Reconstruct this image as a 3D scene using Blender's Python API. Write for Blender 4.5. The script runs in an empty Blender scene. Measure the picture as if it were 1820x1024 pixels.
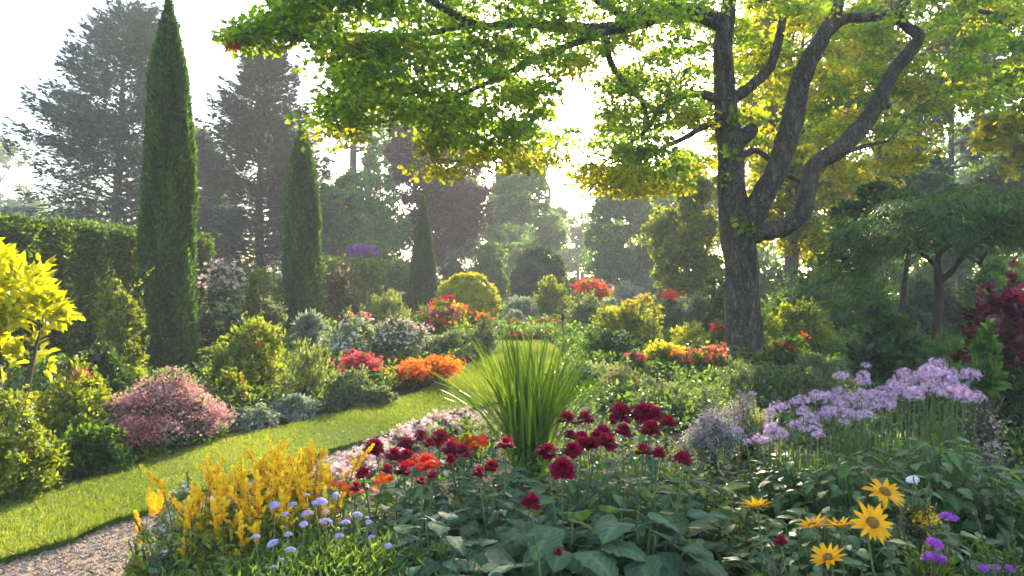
import bpy, math, zlib
import numpy as np
from math import radians, sin, cos, pi

# ------------------------------------------------------------------ camera, sky, sun, exposure
F, CX, HY, EYE = 1300.0, 910.0, 490.0, 1.7          # focal length and horizon in pixels of the 1820 wide frame
SUN_EL, SUN_AZ = radians(20.5), radians(11.0)        # azimuth measured from the view direction to the right
scene = bpy.context.scene
cam = bpy.data.cameras.new("camera")
cam_ob = bpy.data.objects.new("camera", cam)
scene.collection.objects.link(cam_ob)
scene.camera = cam_ob
cam_ob.location = (0, 0, EYE)
cam_ob.rotation_euler = (radians(90), 0, 0)
cam.sensor_width = 36.0
cam.lens = 36.0 * F / 1820.0
cam.shift_y = -(512.0 - HY) / 1820.0
cam.clip_start, cam.clip_end = 0.05, 600.0

world = bpy.data.worlds.new("World")
scene.world = world
world.use_nodes = True
wn, wl = world.node_tree.nodes, world.node_tree.links
wn.clear()
w_out = wn.new('ShaderNodeOutputWorld')
w_bg = wn.new('ShaderNodeBackground')
w_sky = wn.new('ShaderNodeTexSky')
w_sky.sky_type = 'NISHITA'
w_sky.sun_disc = False
w_sky.sun_elevation = SUN_EL
w_sky.sun_rotation = SUN_AZ
w_sky.air_density = 1.0
w_sky.dust_density = 1.5
w_sky.ozone_density = 1.0
w_bg.inputs['Strength'].default_value = 0.15
wl.new(w_sky.outputs[0], w_bg.inputs['Color'])
wl.new(w_bg.outputs[0], w_out.inputs['Surface'])

sun = bpy.data.lights.new("sun", 'SUN')
sun.energy = 3.5
sun.angle = radians(0.5)
sun.color = (1.0, 0.87, 0.66)
sun_ob = bpy.data.objects.new("sun", sun)
scene.collection.objects.link(sun_ob)
sun_ob.rotation_euler = (radians(90) - SUN_EL, 0, pi - SUN_AZ)
sun_ob.location = (8, 60, 40)

scene.view_settings.view_transform = 'Standard'
scene.view_settings.look = 'None'
scene.view_settings.exposure = 2.4
scene.view_settings.gamma = 1.0
cy = scene.cycles
cy.max_bounces = 8
cy.diffuse_bounces = 4
cy.glossy_bounces = 2
cy.transmission_bounces = 5
cy.transparent_max_bounces = 4
cy.volume_bounces = 1
cy.caustics_reflective = False
cy.caustics_refractive = False
cy.sample_clamp_indirect = 6.0
cy.use_denoising = True
cy.use_adaptive_sampling = True
cy.adaptive_threshold = 0.02
try:
    cy.denoiser = 'OPENIMAGEDENOISE'
    cy.denoising_prefilter = 'FAST'
except Exception:
    pass

# ------------------------------------------------------------------ helpers
COL = scene.collection
rg = np.random.default_rng(11)


def seed(s):
    global rg
    rg = np.random.default_rng(zlib.crc32(s.encode()) % 100000)


def P(px, py, Y):
    return np.array([(px - CX) / F * Y, Y, EYE - (py - HY) / F * Y])


def nrm(a):
    return a / np.maximum(np.linalg.norm(a, axis=-1, keepdims=True), 1e-9)


def rdir(n):
    return nrm(rg.normal(size=(n, 3)))


class Geo:
    def __init__(self):
        self.V, self.T, self.M, self.R, self.S, self.n = [], [], [], [], [], 0

    def add(self, V, T, mat=0, rnd=None, smooth=False):
        V = np.asarray(V, float).reshape(-1, 3)
        T = np.asarray(T, int).reshape(-1, 3)
        if len(V) == 0:
            return self
        self.V.append(V)
        self.T.append(T + self.n)
        self.M.append(np.full(len(T), mat))
        self.R.append(np.full(len(V), .5) if rnd is None else np.broadcast_to(rnd, (len(V),)))
        self.S.append(np.full(len(T), smooth))
        self.n += len(V)
        return self

    def build(self, name, mats, parent=None, loc=None, off=None):
        V = np.concatenate(self.V)
        if off is not None:
            V = V - np.asarray(off)
        T = np.concatenate(self.T)
        me = bpy.data.meshes.new(name)
        me.vertices.add(len(V))
        me.vertices.foreach_set('co', V.astype(np.float32).ravel())
        me.loops.add(len(T) * 3)
        me.loops.foreach_set('vertex_index', T.astype(np.int32).ravel())
        me.polygons.add(len(T))
        me.polygons.foreach_set('loop_start', np.arange(0, len(T) * 3, 3, dtype=np.int32))
        me.polygons.foreach_set('material_index', np.concatenate(self.M).astype(np.int32))
        me.polygons.foreach_set('use_smooth', np.concatenate(self.S).astype(bool))
        at = me.attributes.new('rnd', 'FLOAT', 'POINT')
        at.data.foreach_set('value', np.concatenate(self.R).astype(np.float32))
        me.update(calc_edges=True)
        for m in (mats if isinstance(mats, (list, tuple)) else [mats]):
            me.materials.append(MAT[m])
        o = bpy.data.objects.new(name, me)
        COL.objects.link(o)
        if parent is not None:
            o.parent = parent
        if loc is not None:
            o.location = tuple(loc)
        return o


def tag(o, label=None, cat=None, group=None, kind=None):
    for k, v in (('label', label), ('category', cat), ('group', group), ('kind', kind)):
        if v:
            o[k] = v
    return o


def thing(name, label, cat, loc=(0, 0, 0), group=None, rz=0.0):
    o = bpy.data.objects.new(name, None)
    o.empty_display_size = .2
    COL.objects.link(o)
    o.location = tuple(loc)
    o.rotation_euler = (0, 0, rz)
    return tag(o, label, cat, group)


def copy_tree(o, parent=None):
    c = o.copy()
    COL.objects.link(c)
    c.parent = parent
    for ch in o.children:
        copy_tree(ch, c)
    return c


# ------------------------------------------------------------------ materials
MAT = {}


def ramp(nt, cols, fac):
    r = nt.nodes.new('ShaderNodeValToRGB')
    e = r.color_ramp.elements
    while len(e) < len(cols):
        e.new(0.5)
    for i, c in enumerate(cols):
        e[i].position = i / max(1, len(cols) - 1)
        e[i].color = (*c, 1)
    nt.links.new(fac, r.inputs[0])
    return r.outputs[0]


def leaf_mat(key, cols, t=.5, tm=(2.0, 1.9, .7), rough=.45, spec=.35, bump=0, hue_noise=0):
    """leaf or petal: a reflecting side and light that shines through; colour varies from leaf to leaf"""
    m = bpy.data.materials.new(key)
    m.use_nodes = True
    nt = m.node_tree
    nt.nodes.clear()
    out = nt.nodes.new('ShaderNodeOutputMaterial')
    at = nt.nodes.new('ShaderNodeAttribute')
    at.attribute_name = 'rnd'
    if not key.startswith('p_'):
        cols = [tuple(v * .62 for v in cols[0])] + list(cols[1:-1]) + [tuple(v * 1.3 for v in cols[-1])]
    c = ramp(nt, cols, at.outputs['Fac'])
    pb = nt.nodes.new('ShaderNodeBsdfPrincipled')
    nt.links.new(c, pb.inputs['Base Color'])
    pb.inputs['Roughness'].default_value = rough
    pb.inputs['Specular IOR Level'].default_value = spec
    if bump:
        nz = nt.nodes.new('ShaderNodeTexNoise')
        nz.inputs['Scale'].default_value = bump
        nz.inputs['Detail'].default_value = 3
        bp = nt.nodes.new('ShaderNodeBump')
        bp.inputs['Strength'].default_value = .5
        bp.inputs['Distance'].default_value = .01
        nt.links.new(nz.outputs[0], bp.inputs['Height'])
        nt.links.new(bp.outputs[0], pb.inputs['Normal'])
    tr = nt.nodes.new('ShaderNodeBsdfTranslucent')
    mu = nt.nodes.new('ShaderNodeVectorMath')
    mu.operation = 'MULTIPLY'
    mu.inputs[1].default_value = tm
    nt.links.new(c, mu.inputs[0])
    nt.links.new(mu.outputs[0], tr.inputs['Color'])
    mx = nt.nodes.new('ShaderNodeMixShader')
    mx.inputs[0].default_value = t
    nt.links.new(pb.outputs[0], mx.inputs[1])
    nt.links.new(tr.outputs[0], mx.inputs[2])
    nt.links.new(mx.outputs[0], out.inputs['Surface'])
    MAT[key] = m


def solid_mat(key, cols, scale=4.0, rough=.8, bump=.4, bscale=20.0, stretch=(1, 1, 1), spec=.3, bdist=.02, detail=6, lichen=None):
    """bark, soil, stone: noise colour and bump in object space"""
    m = bpy.data.materials.new(key)
    m.use_nodes = True
    nt = m.node_tree
    pb = nt.nodes['Principled BSDF']
    tc = nt.nodes.new('ShaderNodeTexCoord')
    mp = nt.nodes.new('ShaderNodeMapping')
    mp.inputs['Scale'].default_value = stretch
    nt.links.new(tc.outputs['Object'], mp.inputs[0])
    nz = nt.nodes.new('ShaderNodeTexNoise')
    nz.inputs['Scale'].default_value = scale
    nz.inputs['Detail'].default_value = detail
    nz.inputs['Roughness'].default_value = .65
    nt.links.new(mp.outputs[0], nz.inputs['Vector'])
    mr = nt.nodes.new('ShaderNodeMapRange')
    mr.inputs[1].default_value = .3
    mr.inputs[2].default_value = .7
    nt.links.new(nz.outputs[0], mr.inputs[0])
    c = ramp(nt, cols, mr.outputs[0])
    if lichen:
        # furrowed plates and pale lichen patches
        vo = nt.nodes.new('ShaderNodeTexVoronoi')
        vo.feature = 'DISTANCE_TO_EDGE'
        vo.inputs['Scale'].default_value = 11
        nt.links.new(mp.outputs[0], vo.inputs['Vector'])
        vr = nt.nodes.new('ShaderNodeMapRange')
        vr.inputs[1].default_value, vr.inputs[2].default_value = 0, .16
        vr.inputs[3].default_value, vr.inputs[4].default_value = .35, 1.0
        nt.links.new(vo.outputs['Distance'], vr.inputs[0])
        ml = nt.nodes.new('ShaderNodeVectorMath')
        ml.operation = 'SCALE'
        nt.links.new(c, ml.inputs[0])
        nt.links.new(vr.outputs[0], ml.inputs['Scale'])
        l1 = nt.nodes.new('ShaderNodeTexNoise')
        l1.inputs['Scale'].default_value = 26
        l1.inputs['Detail'].default_value = 5
        nt.links.new(tc.outputs['Object'], l1.inputs['Vector'])
        lr = nt.nodes.new('ShaderNodeMapRange')
        lr.inputs[1].default_value, lr.inputs[2].default_value = .57, .70
        nt.links.new(l1.outputs[0], lr.inputs[0])
        lm = nt.nodes.new('ShaderNodeMix')
        lm.data_type = 'RGBA'
        nt.links.new(lr.outputs[0], lm.inputs[0])
        nt.links.new(ml.outputs[0], lm.inputs[6])
        lm.inputs[7].default_value = (*lichen, 1)
        c = lm.outputs[2]
    nt.links.new(c, pb.inputs['Base Color'])
    pb.inputs['Roughness'].default_value = rough
    pb.inputs['Specular IOR Level'].default_value = spec
    n2 = nt.nodes.new('ShaderNodeTexNoise')
    n2.inputs['Scale'].default_value = bscale
    n2.inputs['Detail'].default_value = 8
    n2.inputs['Roughness'].default_value = .7
    nt.links.new(mp.outputs[0], n2.inputs['Vector'])
    bp = nt.nodes.new('ShaderNodeBump')
    bp.inputs['Strength'].default_value = bump
    bp.inputs['Distance'].default_value = bdist
    nt.links.new(n2.outputs[0], bp.inputs['Height'])
    nt.links.new(bp.outputs[0], pb.inputs['Normal'])
    MAT[key] = m


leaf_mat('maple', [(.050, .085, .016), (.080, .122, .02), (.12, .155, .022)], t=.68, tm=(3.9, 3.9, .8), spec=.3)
leaf_mat('gold_or_sunlit_leaf', [(.10, .13, .015), (.18, .19, .02), (.28, .25, .02)], t=.62, tm=(2.9, 2.6, .4))  # yellow leaves; on the big maple, sunlight painted into the leaf colour
leaf_mat('mid', [(.035, .085, .018), (.055, .115, .024), (.085, .155, .03)], t=.45, tm=(2.4, 2.0, .6))
leaf_mat('dark', [(.024, .050, .014), (.038, .072, .018), (.06, .10, .022)], t=.35, tm=(2.0, 2.0, .6))
leaf_mat('bluegreen', [(.02, .045, .03), (.035, .065, .042), (.05, .085, .055)], t=.3, tm=(1.6, 1.8, .9))
leaf_mat('yellowgreen', [(.08, .13, .022), (.14, .18, .028), (.22, .25, .035)], t=.5, tm=(2.0, 1.8, .4))
leaf_mat('lime', [(.16, .22, .02), (.26, .29, .022), (.34, .33, .025)], t=.5, tm=(1.8, 1.6, .4))
leaf_mat('gold_leaf', [(.26, .30, .02), (.50, .48, .015), (.58, .56, .04)], t=.5, tm=(1.5, 1.5, .4))
leaf_mat('greygreen', [(.07, .10, .05), (.11, .14, .075), (.16, .19, .11)], t=.45, tm=(1.8, 1.7, .8))
leaf_mat('silver', [(.12, .16, .12), (.18, .22, .17), (.26, .30, .24)], t=.35, tm=(1.5, 1.5, 1.0))
leaf_mat('feather', [(.10, .14, .05), (.15, .19, .07), (.20, .23, .10)], t=.5, tm=(1.8, 1.7, .6))
leaf_mat('cypress', [(.020, .055, .018), (.036, .085, .024), (.07, .13, .03)], t=.35, tm=(2.2, 2.0, .5))
leaf_mat('topiary', [(.02, .045, .014), (.034, .065, .018), (.055, .085, .022)], t=.3, tm=(2.4, 2.0, .5))
leaf_mat('hedge', [(.018, .04, .012), (.03, .06, .015), (.05, .085, .018)], t=.45, tm=(4.0, 3.4, .6))
leaf_mat('spruce', [(.010, .046, .038), (.018, .070, .054), (.032, .098, .068)], t=.2, tm=(1.5, 1.6, 1.0))
leaf_mat('spruce_dark', [(.014, .032, .030), (.026, .040, .040), (.050, .046, .046)], t=.2, tm=(1.5, 1.4, 1.0))
leaf_mat('copper', [(.036, .014, .024), (.058, .020, .032), (.11, .03, .035)], t=.3, tm=(2.4, 1.0, 1.1))
leaf_mat('burgundy', [(.035, .008, .010), (.060, .010, .015), (.12, .014, .025)], t=.4, tm=(2.6, .8, .9))
leaf_mat('brownish', [(.07, .075, .04), (.10, .10, .055), (.15, .14, .085)], t=.4, tm=(1.8, 1.5, .7))
leaf_mat('bigleaf', [(.050, .090, .050), (.065, .115, .058), (.105, .165, .075)], t=.32, tm=(2.4, 2.4, .5), rough=.7, spec=.15, bump=60)
leaf_mat('lightgreen', [(.07, .15, .035), (.10, .19, .045), (.14, .24, .07)], t=.45, tm=(2.0, 1.9, .7))
leaf_mat('cutleaf', [(.026, .060, .012), (.042, .085, .015), (.065, .115, .02)], t=.4, tm=(2.4, 2.2, .5))
leaf_mat('blade', [(.08, .15, .02), (.11, .19, .025), (.16, .25, .03)], t=.5, tm=(2.4, 2.0, .4), rough=.35, spec=.4)
leaf_mat('grass', [(.065, .105, .02), (.10, .15, .026), (.17, .20, .045)], t=.5, tm=(2.2, 2.0, .6))
leaf_mat('herb', [(.035, .075, .02), (.06, .11, .028), (.10, .15, .035)], t=.45, tm=(2.2, 2.0, .5))
leaf_mat('far', [(.045, .095, .025), (.065, .13, .032), (.10, .17, .045)], t=.45, tm=(2.4, 2.2, .6))
leaf_mat('rust', [(.16, .06, .025), (.20, .11, .03), (.14, .14, .04)], t=.4, tm=(1.8, 1.4, .6))
# petals
for k, cols, tm in (
    ('p_crimson', [(.13, .002, .018), (.24, .004, .034), (.38, .010, .07)], (1.8, .9, 1.0)),
    ('p_orange', [(.62, .10, .006), (.80, .20, .008), (.85, .30, .01)], (1.2, 1.1, .8)),
    ('p_yellow', [(.82, .44, .008), (.86, .55, .012), (.88, .66, .03)], (1.1, 1.1, .8)),
    ('p_pinkred', [(.45, .03, .06), (.60, .06, .10), (.65, .14, .16)], (1.3, 1.1, 1.1)),
    ('p_redorange', [(.55, .025, .015), (.70, .06, .02), (.78, .12, .03)], (1.2, 1.1, .9)),
    ('p_sedum', [(.38, .16, .16), (.54, .31, .29), (.66, .46, .42)], (1.2, 1.1, 1.1)),
    ('p_sedum_red', [(.42, .09, .12), (.56, .20, .21), (.62, .34, .32)], (1.2, 1.1, 1.1)),
    ('p_palepink', [(.55, .34, .34), (.66, .46, .44), (.74, .58, .54)], (1.1, 1.05, 1.05)),
    ('p_white', [(.60, .58, .52), (.72, .70, .66), (.78, .77, .75)], (1, 1, 1)),
    ('p_lilac', [(.42, .20, .40), (.58, .36, .54), (.76, .60, .70)], (1.2, 1.1, 1.1)),
    ('p_lavender', [(.33, .28, .53), (.43, .38, .64), (.55, .50, .74)], (1.1, 1.1, 1.1)),
    ('p_purple', [(.22, .025, .30), (.33, .05, .42), (.44, .12, .50)], (1.2, 1.1, 1.1)),
    ('p_magenta', [(.42, .015, .16), (.55, .03, .24), (.62, .08, .32)], (1.2, 1.1, 1.1)),
    ('p_daisy', [(.80, .38, .008), (.85, .46, .01), (.87, .55, .02)], (1.15, 1.1, .8)),
    ('p_goldenrod', [(.80, .42, .01), (.86, .60, .012), (.84, .74, .05)], (1.15, 1.1, .8)),
    ('p_mauve', [(.34, .26, .26), (.46, .36, .35), (.58, .50, .45)], (1.2, 1.1, 1.1)),
):
    leaf_mat(k, cols, t=.52 if k in ('p_yellow', 'p_goldenrod', 'p_daisy') else .4, tm=tm, rough=.6, spec=.2)
solid_mat('bark', [(.016, .011, .007), (.052, .038, .026), (.15, .12, .085)], scale=9, bump=1.0, bscale=16, stretch=(1, 1, .3), bdist=.06, lichen=(.15, .14, .11))
solid_mat('bark_red', [(.022, .013, .009), (.040, .023, .016), (.065, .038, .026)], scale=9, bump=.6, bscale=24, stretch=(1, 1, .3), bdist=.02)
solid_mat('bark_grey', [(.06, .052, .044), (.09, .08, .07), (.13, .12, .10)], scale=5, bump=.6, bscale=12, stretch=(1, 1, .25), bdist=.04)
solid_mat('stem', [(.05, .085, .025), (.08, .12, .035), (.11, .14, .05)], scale=30, bump=.1, rough=.6)
solid_mat('stem_dark', [(.035, .03, .02), (.06, .05, .032)], scale=30, bump=.2, rough=.7)
solid_mat('soil', [(.022, .016, .011), (.040, .029, .020), (.065, .05, .036)], scale=6, bump=1.0, bscale=30, bdist=.05, rough=.95, spec=.15)
solid_mat('lawn_soil', [(.05, .085, .018), (.075, .115, .022), (.10, .14, .03)], scale=2.5, bump=.8, bscale=60, bdist=.03, rough=.95, spec=.1)
solid_mat('gravel', [(.19, .125, .08), (.32, .225, .15), (.45, .33, .24)], scale=45, bump=1.0, bscale=70, bdist=.02, rough=.9, spec=.2)
solid_mat('pebble', [(.23, .15, .10), (.36, .255, .18), (.50, .38, .29)], scale=14, bump=.3, bscale=50, rough=.85, spec=.2)
solid_mat('stone', [(.10, .095, .085), (.17, .16, .145), (.24, .23, .21)], scale=8, bump=.6, bscale=25, rough=.85)
solid_mat('timber', [(.30, .18, .10), (.42, .27, .16), (.50, .35, .22)], scale=6, bump=.4, bscale=20, stretch=(1, 1, .15), rough=.7)
solid_mat('disc', [(.10, .05, .010), (.22, .12, .015), (.36, .20, .025)], scale=120, bump=.8, bscale=200, rough=.9)


# ------------------------------------------------------------------ templates (x across, y along, z out of the leaf)
def tmpl(V, T):
    return np.array(V, float), np.array(T, int)


DIA = tmpl([(0, 0, 0), (.26, .45, .07), (0, 1, -.04), (-.26, .45, .07)], [(0, 1, 2), (0, 2, 3)])
NARROW = tmpl([(0, 0, 0), (.12, .45, .04), (0, 1, -.06), (-.12, .45, .04)], [(0, 1, 2), (0, 2, 3)])
NEEDLE = tmpl([(-.07, 0, 0), (.07, 0, 0), (0, 1, -.03)], [(0, 1, 2)])
OVAL = tmpl([(0, 0, 0), (.2, .22, .06), (.25, .55, .06), (0, 1, -.12), (-.25, .55, .06), (-.2, .22, .06)],
            [(0, 1, 2), (0, 2, 3), (0, 3, 4), (0, 4, 5)])


def fan(outline, c=(0, .38), droop=.25):
    o = list(outline) + [(-x, y) for x, y in reversed(outline) if abs(x) > 1e-6]
    V = [(c[0], c[1], .05)] + [(x, y, -droop * ((x - c[0]) ** 2 + (y - c[1]) ** 2)) for x, y in o]
    n = len(o)
    return tmpl(V, [(0, 1 + i, 1 + (i + 1) % n) for i in range(n)])


MAPLE = fan([(0, .03), (.28, -.02), (.22, .16), (.54, .36), (.25, .46), (.30, .70), (0, 1)])
SPRAY = tmpl([(-.03, 0, 0), (.03, 0, 0), (0, 1, -.08),
              (0, .15, 0), (.05, .26, 0), (.32, .50, -.05), (0, .15, 0), (-.05, .26, 0), (-.32, .50, -.05),
              (0, .40, 0), (.04, .50, 0), (.25, .74, -.07), (0, .40, 0), (-.04, .50, 0), (-.25, .74, -.07),
              (0, .62, 0), (.03, .70, 0), (.16, .90, -.09), (0, .62, 0), (-.03, .70, 0), (-.16, .90, -.09)],
             [(0, 1, 2), (3, 5, 4), (6, 7, 8), (9, 11, 10), (12, 13, 14), (15, 17, 16), (18, 19, 20)])
TUFT = tmpl([(-.05, 0, 0), (.05, 0, 0), (0, 1, 0), (-.04, .05, 0), (.05, .02, .05), (.28, .8, .12),
             (-.05, .02, -.05), (.04, .05, 0), (-.26, .82, -.1), (0, .0, -.05), (0, .08, .05), (.02, .85, .25)],
            [(0, 1, 2), (3, 4, 5), (6, 7, 8), (9, 10, 11)])


def petal_ring(n, w=.22, rise=.25, inner=.0):
    V, T = [], []
    for i in range(n):
        a = 2 * pi * i / n
        ca, sa = cos(a), sin(a)
        b = len(V)
        for r, t, z in ((inner, 0, 0), (.6, w, rise * .55), (1, 0, rise), (.6, -w, rise * .55)):
            V.append((r * ca - t * sa, r * sa + t * ca, z))
        T += [(b, b + 1, b + 2), (b, b + 2, b + 3)]
    return tmpl(V, T)


STAR = petal_ring(5, .27, .18)
STAR6 = petal_ring(6, .14, .5)
ROUND = petal_ring(4, .38, .3)


def scat(t, pos, d, n, s):
    tv, tt = t
    D = nrm(d)
    N = nrm(n - (n * D).sum(1, keepdims=True) * D + 1e-6)
    X = np.cross(D, N)
    s = np.broadcast_to(np.asarray(s, float), (len(pos),))[:, None, None]
    V = pos[:, None] + s * (tv[None, :, 0:1] * X[:, None] + tv[None, :, 1:2] * D[:, None] + tv[None, :, 2:3] * N[:, None])
    T = tt[None] + (np.arange(len(pos)) * len(tv))[:, None, None]
    return V.reshape(-1, 3), T.reshape(-1, 3), len(tv)


TONE = {}          # template -> paler midrib and side veins


def put(g, t, pos, d, n, s, mat=0, rnd=None, smooth=False):
    if len(pos) == 0:
        return
    V, T, k = scat(t, pos, d, n, s)
    rnd = rg.random(len(pos)) if rnd is None else rnd
    rr = np.repeat(rnd, k)
    if id(t) in TONE:
        rr = np.clip(rr * .6 + np.tile(TONE[id(t)], len(pos)), 0, 1)
    g.add(V, T, mat, rr, smooth)


def flower_put(g, t, pos, nn, s, mat=0, rnd=None):
    """template lies flat with z up: nn becomes its z"""
    put(g, t, pos, np.cross(nn, rdir(len(pos))), nn, s, mat, rnd)


def spline(pts, k=4):
    pts = np.asarray(pts, float)
    if len(pts) < 3:
        t = np.linspace(0, 1, k + 1)[:, None]
        return pts[0] * (1 - t) + pts[-1] * t
    q = np.vstack([2 * pts[0] - pts[1], pts, 2 * pts[-1] - pts[-2]])
    out = []
    for i in range(1, len(q) - 2):
        for t in np.linspace(0, 1, k, endpoint=False):
            a, b, c, d = q[i - 1], q[i], q[i + 1], q[i + 2]
            out.append(.5 * (2 * b + (c - a) * t + (2 * a - 5 * b + 4 * c - d) * t * t + (3 * b - a - 3 * c + d) * t ** 3))
    out.append(pts[-1])
    return np.array(out)


def tube(g, pts, r, seg=6, mat=0, rough=0.0, k=1, rnd=None):
    """pts (n,3); r scalar or (n,) radii; k > 1 smooths the path"""
    pts = np.asarray(pts, float)
    r = np.broadcast_to(np.asarray(r, float), (len(pts),))
    if k > 1 and len(pts) > 2:
        pr = spline(np.column_stack([pts, r]), k)
        pts, r = pr[:, :3], np.maximum(pr[:, 3], .001)
    n = len(pts)
    tan = nrm(np.gradient(pts, axis=0))
    ref = np.array([1., 0, 0]) if abs(tan[0][0]) < .8 else np.array([0, 1., 0])
    u = nrm(np.cross(tan[0], ref))
    fr = []
    for i in range(n):
        u = nrm(u - tan[i] * (u @ tan[i]))
        fr.append((u, np.cross(tan[i], u)))
    a = np.linspace(0, 2 * pi, seg, endpoint=False)
    U = np.array([f[0] for f in fr])
    W = np.array([f[1] for f in fr])
    rr = r[:, None] * np.ones((1, seg))
    if rough:
        ph = rg.random(4) * 6
        ii = np.arange(n)[:, None]
        rr = rr * (1 + rough * (np.sin(a[None] * 3 + ph[0] + ii * .35) + .7 * np.sin(a[None] * 5 + ph[1] - ii * .5)
                                + .5 * np.sin(ii * 1.3 + ph[2]) + .8 * rg.normal(size=(n, seg)) * .5))
    V = pts[:, None] + rr[..., None] * (np.cos(a)[None, :, None] * U[:, None] + np.sin(a)[None, :, None] * W[:, None])
    V = np.vstack([V.reshape(-1, 3), pts[:1], pts[-1:]])
    i = np.arange(n - 1)[:, None] * seg
    j = np.arange(seg)[None]
    j2 = (j + 1) % seg
    A, B, C2, D2 = i + j, i + j2, i + seg + j2, i + seg + j
    T = np.concatenate([np.stack([A, B, C2], -1).reshape(-1, 3), np.stack([A, C2, D2], -1).reshape(-1, 3)])
    e = (n - 1) * seg
    caps = [(n * seg, (q + 1) % seg, q) for q in range(seg)] + [(n * seg + 1, e + q, e + (q + 1) % seg) for q in range(seg)]
    g.add(V, np.vstack([T, np.array(caps)]), mat, rnd, True)


def cloud(blobs, n, up=.25, nc=16, cr=.28, shell=.6, low=-.35, spread=.55, flat=.75, lean=.5):
    """leaf positions gathered in clumps that sit on the blobs (cx, cy, cz, rx, ry, rz)"""
    B = np.asarray(blobs, float)
    area = (B[:, 3] * B[:, 4] + B[:, 3] * B[:, 5] + B[:, 4] * B[:, 5])
    w = area / area.sum()
    C = max(len(B), int(nc * len(B)))
    bi = rg.choice(len(B), C, p=w)
    u = rdir(C)
    u[:, 2] = np.where(u[:, 2] < low, -u[:, 2], u[:, 2])
    f = rg.uniform(shell, 1.0, C)
    cen = B[bi, :3] + u * f[:, None] * B[bi, 3:]
    crad = B[bi, 3:] * (cr * rg.uniform(.6, 1.4, C))[:, None]
    tone = rg.random(C)
    li = rg.integers(0, C, n)
    q = rg.normal(size=(n, 3)) * spread
    pos = cen[li] + q * crad[li] * np.array([1, 1, flat])
    outw = nrm(u[li] * .8 + q * .35)
    d = nrm(outw * lean + rdir(n) * .6 + np.array([0, 0, up]))
    nn = nrm(np.array([0, 0, .55]) + outw * .45 + rdir(n) * .6)
    rnd = np.clip(.55 * tone[li] + .45 * rg.random(n), 0, 1)
    return pos, d, nn, rnd, outw, cen


ZUP = np.array([0, 0, 1.])

# ------------------------------------------------------------------ ground, lawn, gravel path
def sheet(name, x0, x1, y0, y1, z, mat, n=60):
    xs, ys = np.linspace(x0, x1, n), np.linspace(y0, y1, n)
    V = np.array([(x, y, z) for y in ys for x in xs])
    T = []
    for j in range(n - 1):
        for i in range(n - 1):
            a = j * n + i
            T += [(a, a + 1, a + n + 1), (a, a + n + 1, a + n)]
    return tag(Geo().add(V, T).build(name, mat), kind='structure')


sheet('ground', -110, 110, -25, 140, 0, 'soil')

LAWN_L = np.array([(-7.6, 1.5), (-5.2, 3.8), (-3.73, 5.33), (-3.26, 6.23), (-2.89, 7.37), (-2.25, 8.34), (-1.55, 9.6), (-1.05, 11.3), (-.80, 13.4), (-.55, 15.8), (-.42, 18.4)])
LAWN_R = np.array([(-6.6, .2), (-4.0, 3.1), (-2.97, 4.25), (-2.62, 5.08), (-2.15, 6.1), (-1.55, 7.2), (-.75, 8.6), (.15, 10.4), (.75, 12.6), (1.0, 15.2), (.90, 18.4)])
GRAV_R = np.array([(-5.2, -.6), (-3.0, 2.3), (-1.75, 3.9), (-1.5, 5.0), (-1.2, 6.1), (-.75, 7.2), (-.25, 8.5), (.25, 9.7)])
LL, LR = spline(LAWN_L, 8), spline(LAWN_R, 8)


def wobble(p, amp, f):
    s = np.arange(len(p))
    return p + np.column_stack([np.sin(s * f) * amp, np.sin(s * f * 1.7 + 1) * amp * .6]) + rg.normal(size=p.shape) * amp * .35


def strip(name, A, B, z, mat, edge=0.0):
    m = 9
    t = np.linspace(0, 1, m)
    G = A[:, None] * (1 - t)[None, :, None] + B[:, None] * t[None, :, None]
    n = len(A)
    V = np.concatenate([G, np.full((n, m, 1), z)], 2).reshape(-1, 3)
    T = []
    for j in range(n - 1):
        for i in range(m - 1):
            a = j * m + i
            T += [(a, a + 1, a + m + 1), (a, a + m + 1, a + m)]
    g = Geo().add(V, T)
    if edge:
        for E, sg in ((A, 1), (B, -1)):
            W = np.vstack([np.column_stack([E, np.full(n, z)]), np.column_stack([E, np.full(n, z - edge)])])
            tt = []
            for j in range(n - 1):
                tt += [(j, j + 1, n + j + 1), (j, n + j + 1, n + j)]
            g.add(W, tt)
    return tag(g.build(name, mat), kind='structure')


seed('lawn')
LLw, LRw = wobble(LL, .035, .9), wobble(LR, .03, 1.1)
strip('lawn', LLw, LRw, .06, 'lawn_soil', .055)
GL = LR[:len(spline(GRAV_R, 8))] + np.array([-.05, .0])
GR = wobble(spline(GRAV_R, 8), .05, .7)
strip('gravel_path', GL, GR, .012, 'gravel')


def strip_points(A, B, n, power=1.0):
    L = np.linalg.norm(np.diff((A + B) / 2, axis=0), axis=1) * np.linalg.norm((A + B)[1:] / 2 - A[1:], axis=1) * 2
    Y = ((A + B) / 2)[1:, 1]
    w = L * np.clip(6.0 / np.maximum(Y, 3.5), .2, 1.2) ** power
    w = np.where(Y < 2.6, w * .05, w)
    i = rg.choice(len(L), n, p=w / w.sum())
    t = rg.random(n)[:, None]
    u = rg.random(n)[:, None]
    a = A[i] * (1 - t) + A[i + 1] * t
    b = B[i] * (1 - t) + B[i + 1] * t
    return a * (1 - u) + b * u


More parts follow.
